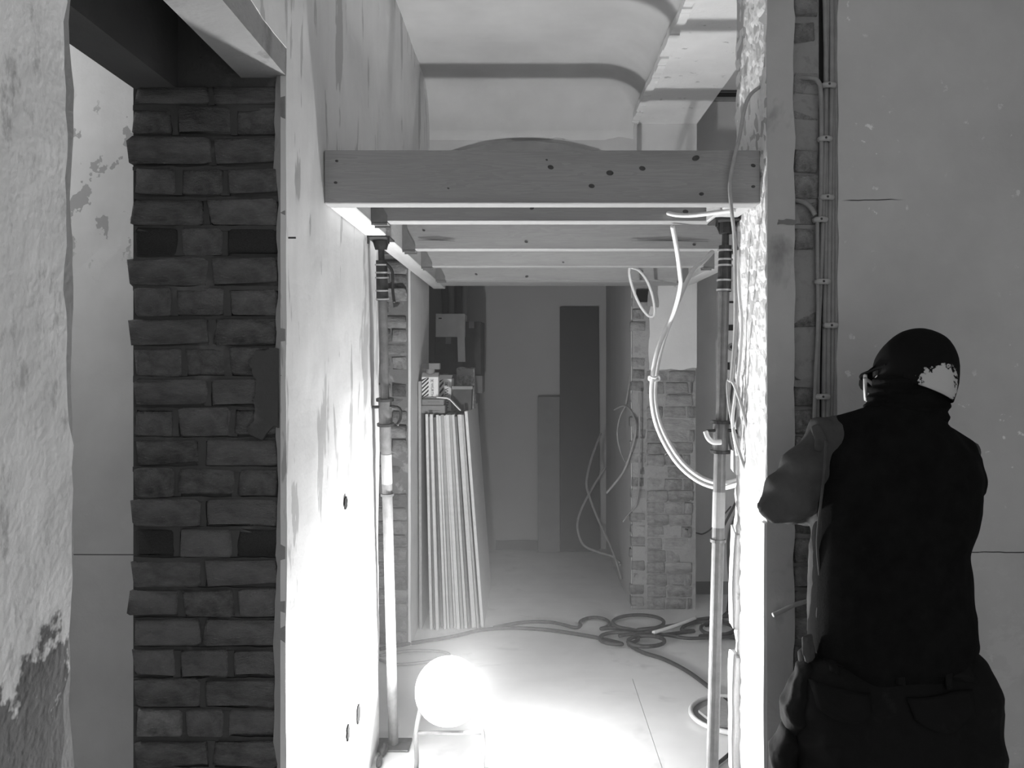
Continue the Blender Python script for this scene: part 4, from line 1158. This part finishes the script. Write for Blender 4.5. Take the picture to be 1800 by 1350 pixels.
# face: eyes and safety glasses with a pale rim
for s in (-1, 1):
    bm = bmesh.new(); ball(bm, H(s*.031, .076, .000), (.0125, .0125, .0115)); link('eye', bm_mesh(bm), 'eye', pe, True)
gl = bpy.data.objects.new('safety_glasses', bm_mesh(tube_bm(catmull([H(-.086, .01, .004), H(-.084, .06, .004), H(-.076, .098, .006), H(-.03, .118, .008), H(0, .118, .012), H(.03, .118, .008), H(.076, .098, .006), H(.084, .06, .004), H(.086, .01, .004)], 6), .004, 8))); C.objects.link(gl); gl.parent = pe; gl.data.materials.append(M['fleece'])
for s in (-1, 1):
    link('lens_rim', bm_mesh(tube_bm([H(s*(.040+.044*math.cos(a*PI/10)), .112-.035*max(0, math.cos(a*PI/10)), -.012+.031*math.sin(a*PI/10)) for a in range(21)], .0048, 8, caps=False)), 'rim', gl, True)
link('mouth', bm_mesh(tube_bm([H(-.02, .0905, -.0625), H(0, .0965, -.063), H(.02, .0905, -.0625)], [.0012, .0022, .0012], 6)), 'hair', pe, True)

# work trousers
bm = bmesh.new()
chain(bm, [(A(1566, 1140, 2.11), .190, .135), (A(1567, 1190, 2.105), .206, .148), (A(1566, 1250, 2.10), .232, .160), (A(1563, 1300, 2.10), .240, .155)], 30)
for x0, s in ((.795-OFF.x, -1), (1.025-OFF.x, 1)):
    chain(bm, [(Vector((x0, -.02, .80)), .125, .135), (Vector((x0+s*.004, -.02, .64)), .135, .132), (Vector((x0+s*.012, -.015, .48)), .118, .118), (Vector((x0+s*.02, -.025, .28)), .102, .108), (Vector((x0+s*.025, -.025, .09)), .096, .105)], 22)
me = weld(bm, .008, 5)


def tr_f(p):
    side_ = max(0.0, min(1.0, (A(1470, 0, 2.1).x-p.x)/.08))
    f = .010*ridge(Vector((p.x*6+p.z*5, p.y*6, p.z*9+p.x*4)))+.005*noise.noise(p*18)-.005
    return f+side_*(.014*ridge(Vector((p.y*9, p.x*5+3, p.z*13+p.y*8)))+.004)


wrinkle(me, tr_f)
tro = link('trousers', me, 'trousers', pe, True)
from mathutils.bvhtree import BVHTree
dgx = bmesh.new(); dgx.from_mesh(me); bv = BVHTree.FromBMesh(dgx)


def patch(name, quad, nu, nv, off, mat, thick=.004, droop=0):
    """cloth piece laid on the seat of the trousers; quad in photograph pixels at 2 m"""
    b = bmesh.new(); g = []
    for j in range(nv+1):
        r_ = []
        for i in range(nu+1):
            u_, v_ = i/nu, j/nv
            top = Vector(quad[0]).lerp(Vector(quad[1]), u_); bot = Vector(quad[3]).lerp(Vector(quad[2]), u_)
            q_ = top.lerp(bot, v_)+Vector((0, droop*v_*math.sin(PI*u_)))
            p_ = A(q_.x, q_.y, 1.96)
            hit = bv.ray_cast(Vector((p_.x, -1.0, p_.z)), Vector((0, 1, 0)))[0]
            y_ = hit.y if hit else .0
            r_.append(b.verts.new((p_.x, y_-off, p_.z)))
        g.append(r_)
    for j in range(nv):
        for i in range(nu): b.faces.new((g[j][i], g[j][i+1], g[j+1][i+1], g[j+1][i]))
    o = link(name, bm_mesh(b), mat, tro, True); o.modifiers.new('s', 'SOLIDIFY').thickness = thick
    return o


patch('waistband', ((1464, 1132), (1725, 1160), (1727, 1206), (1464, 1182)), 24, 4, .006, 'trousers', .004)
patch('rear_pocket', ((1592, 1226), (1716, 1216), (1712, 1262), (1604, 1262)), 14, 8, .008, 'trousers', .006, 20)
patch('rear_pocket', ((1440, 1215), (1535, 1222), (1530, 1262), (1446, 1256)), 12, 8, .008, 'trousers', .006, 16)
for px in (1478, 1583, 1672):
    patch('belt_loop', ((px-7, 1136+(px-1418)*.1), (px+7, 1137+(px-1418)*.1), (px+8, 1188+(px-1418)*.1), (px-6, 1187+(px-1418)*.1)), 3, 6, .012, 'trousers', .005)
# tool pocket and its flap standing off the left hip
b = bmesh.new(); box_bm(-.021, .021, -.008, .008, -.036, .036, .006, 2, b); b.transform(Matrix.Translation(A(1421, 1140, 2.06)) @ Matrix.Rotation(.6, 4, 'Z') @ Matrix.Rotation(-.14, 4, 'Y'))
m_ = weld(b, .005, 2); wrinkle(m_, lambda p: .004*noise.noise(p*40)); link('tool_flap', m_, 'sweater', tro, True)
b = bmesh.new(); chain(b, [(A(1418, 1170, 2.09), .018, .04), (A(1408, 1205, 2.085), .030, .055), (A(1398, 1245, 2.085), .034, .06), (A(1392, 1268, 2.09), .022, .05)], 16)
m_ = weld(b, .006, 2); wrinkle(m_, lambda p: .007*ridge(p*17)-.003); link('holster_pocket', m_, 'trousers', tro, True)
b = bmesh.new(); chain(b, [(A(1385, 1290, 2.09), .030, .045), (A(1378, 1320, 2.09), .034, .05), (A(1380, 1370, 2.09), .032, .05)], 16)
m_ = weld(b, .006, 2); wrinkle(m_, lambda p: .008*ridge(p*15)-.003); link('thigh_pocket', m_, 'trousers', tro, True)
for x0, s in ((.775-OFF.x, -1), (1.055-OFF.x, 1)):
    b = bmesh.new()
    chain(b, [(Vector((x0, -.09, .06)), .048, .052), (Vector((x0, .0, .065)), .052, .058), (Vector((x0+s*.01, .10, .05)), .056, .042), (Vector((x0+s*.018, .165, .042)), .05, .032)], 16)
    chain(b, [(Vector((x0, -.05, .08)), .055, .06), (Vector((x0, -.045, .17)), .058, .064)], 16)
    m_ = weld(b, .007, 3)
    for v in m_.vertices: v.co.z = max(v.co.z, .004)
    link('boot', m_, 'boot', pe, True)
    box('sole', x0-.052, x0+.054, -.135, .19, 0, .016, 'cable_dark', pe, .006)

# ------------------------------------------------------------------ haze volume added for the lamp's glare veil and some dust
HAZE = .03
t = NT('dusty air'); t.n.remove(t.b)
vs_ = t.node('ShaderNodeVolumeScatter'); vs_.inputs['Density'].default_value = HAZE; vs_.inputs['Anisotropy'].default_value = .3
t.l.new(vs_.outputs[0], t.n['Material Output'].inputs['Volume'])
hz_ = box('dust_haze', -1.0, 2.58, 2.60, 7.24, .002, 3.28, t.m); tag(hz_, 'dusty lit air filling the passage', 'haze', kind='stuff')
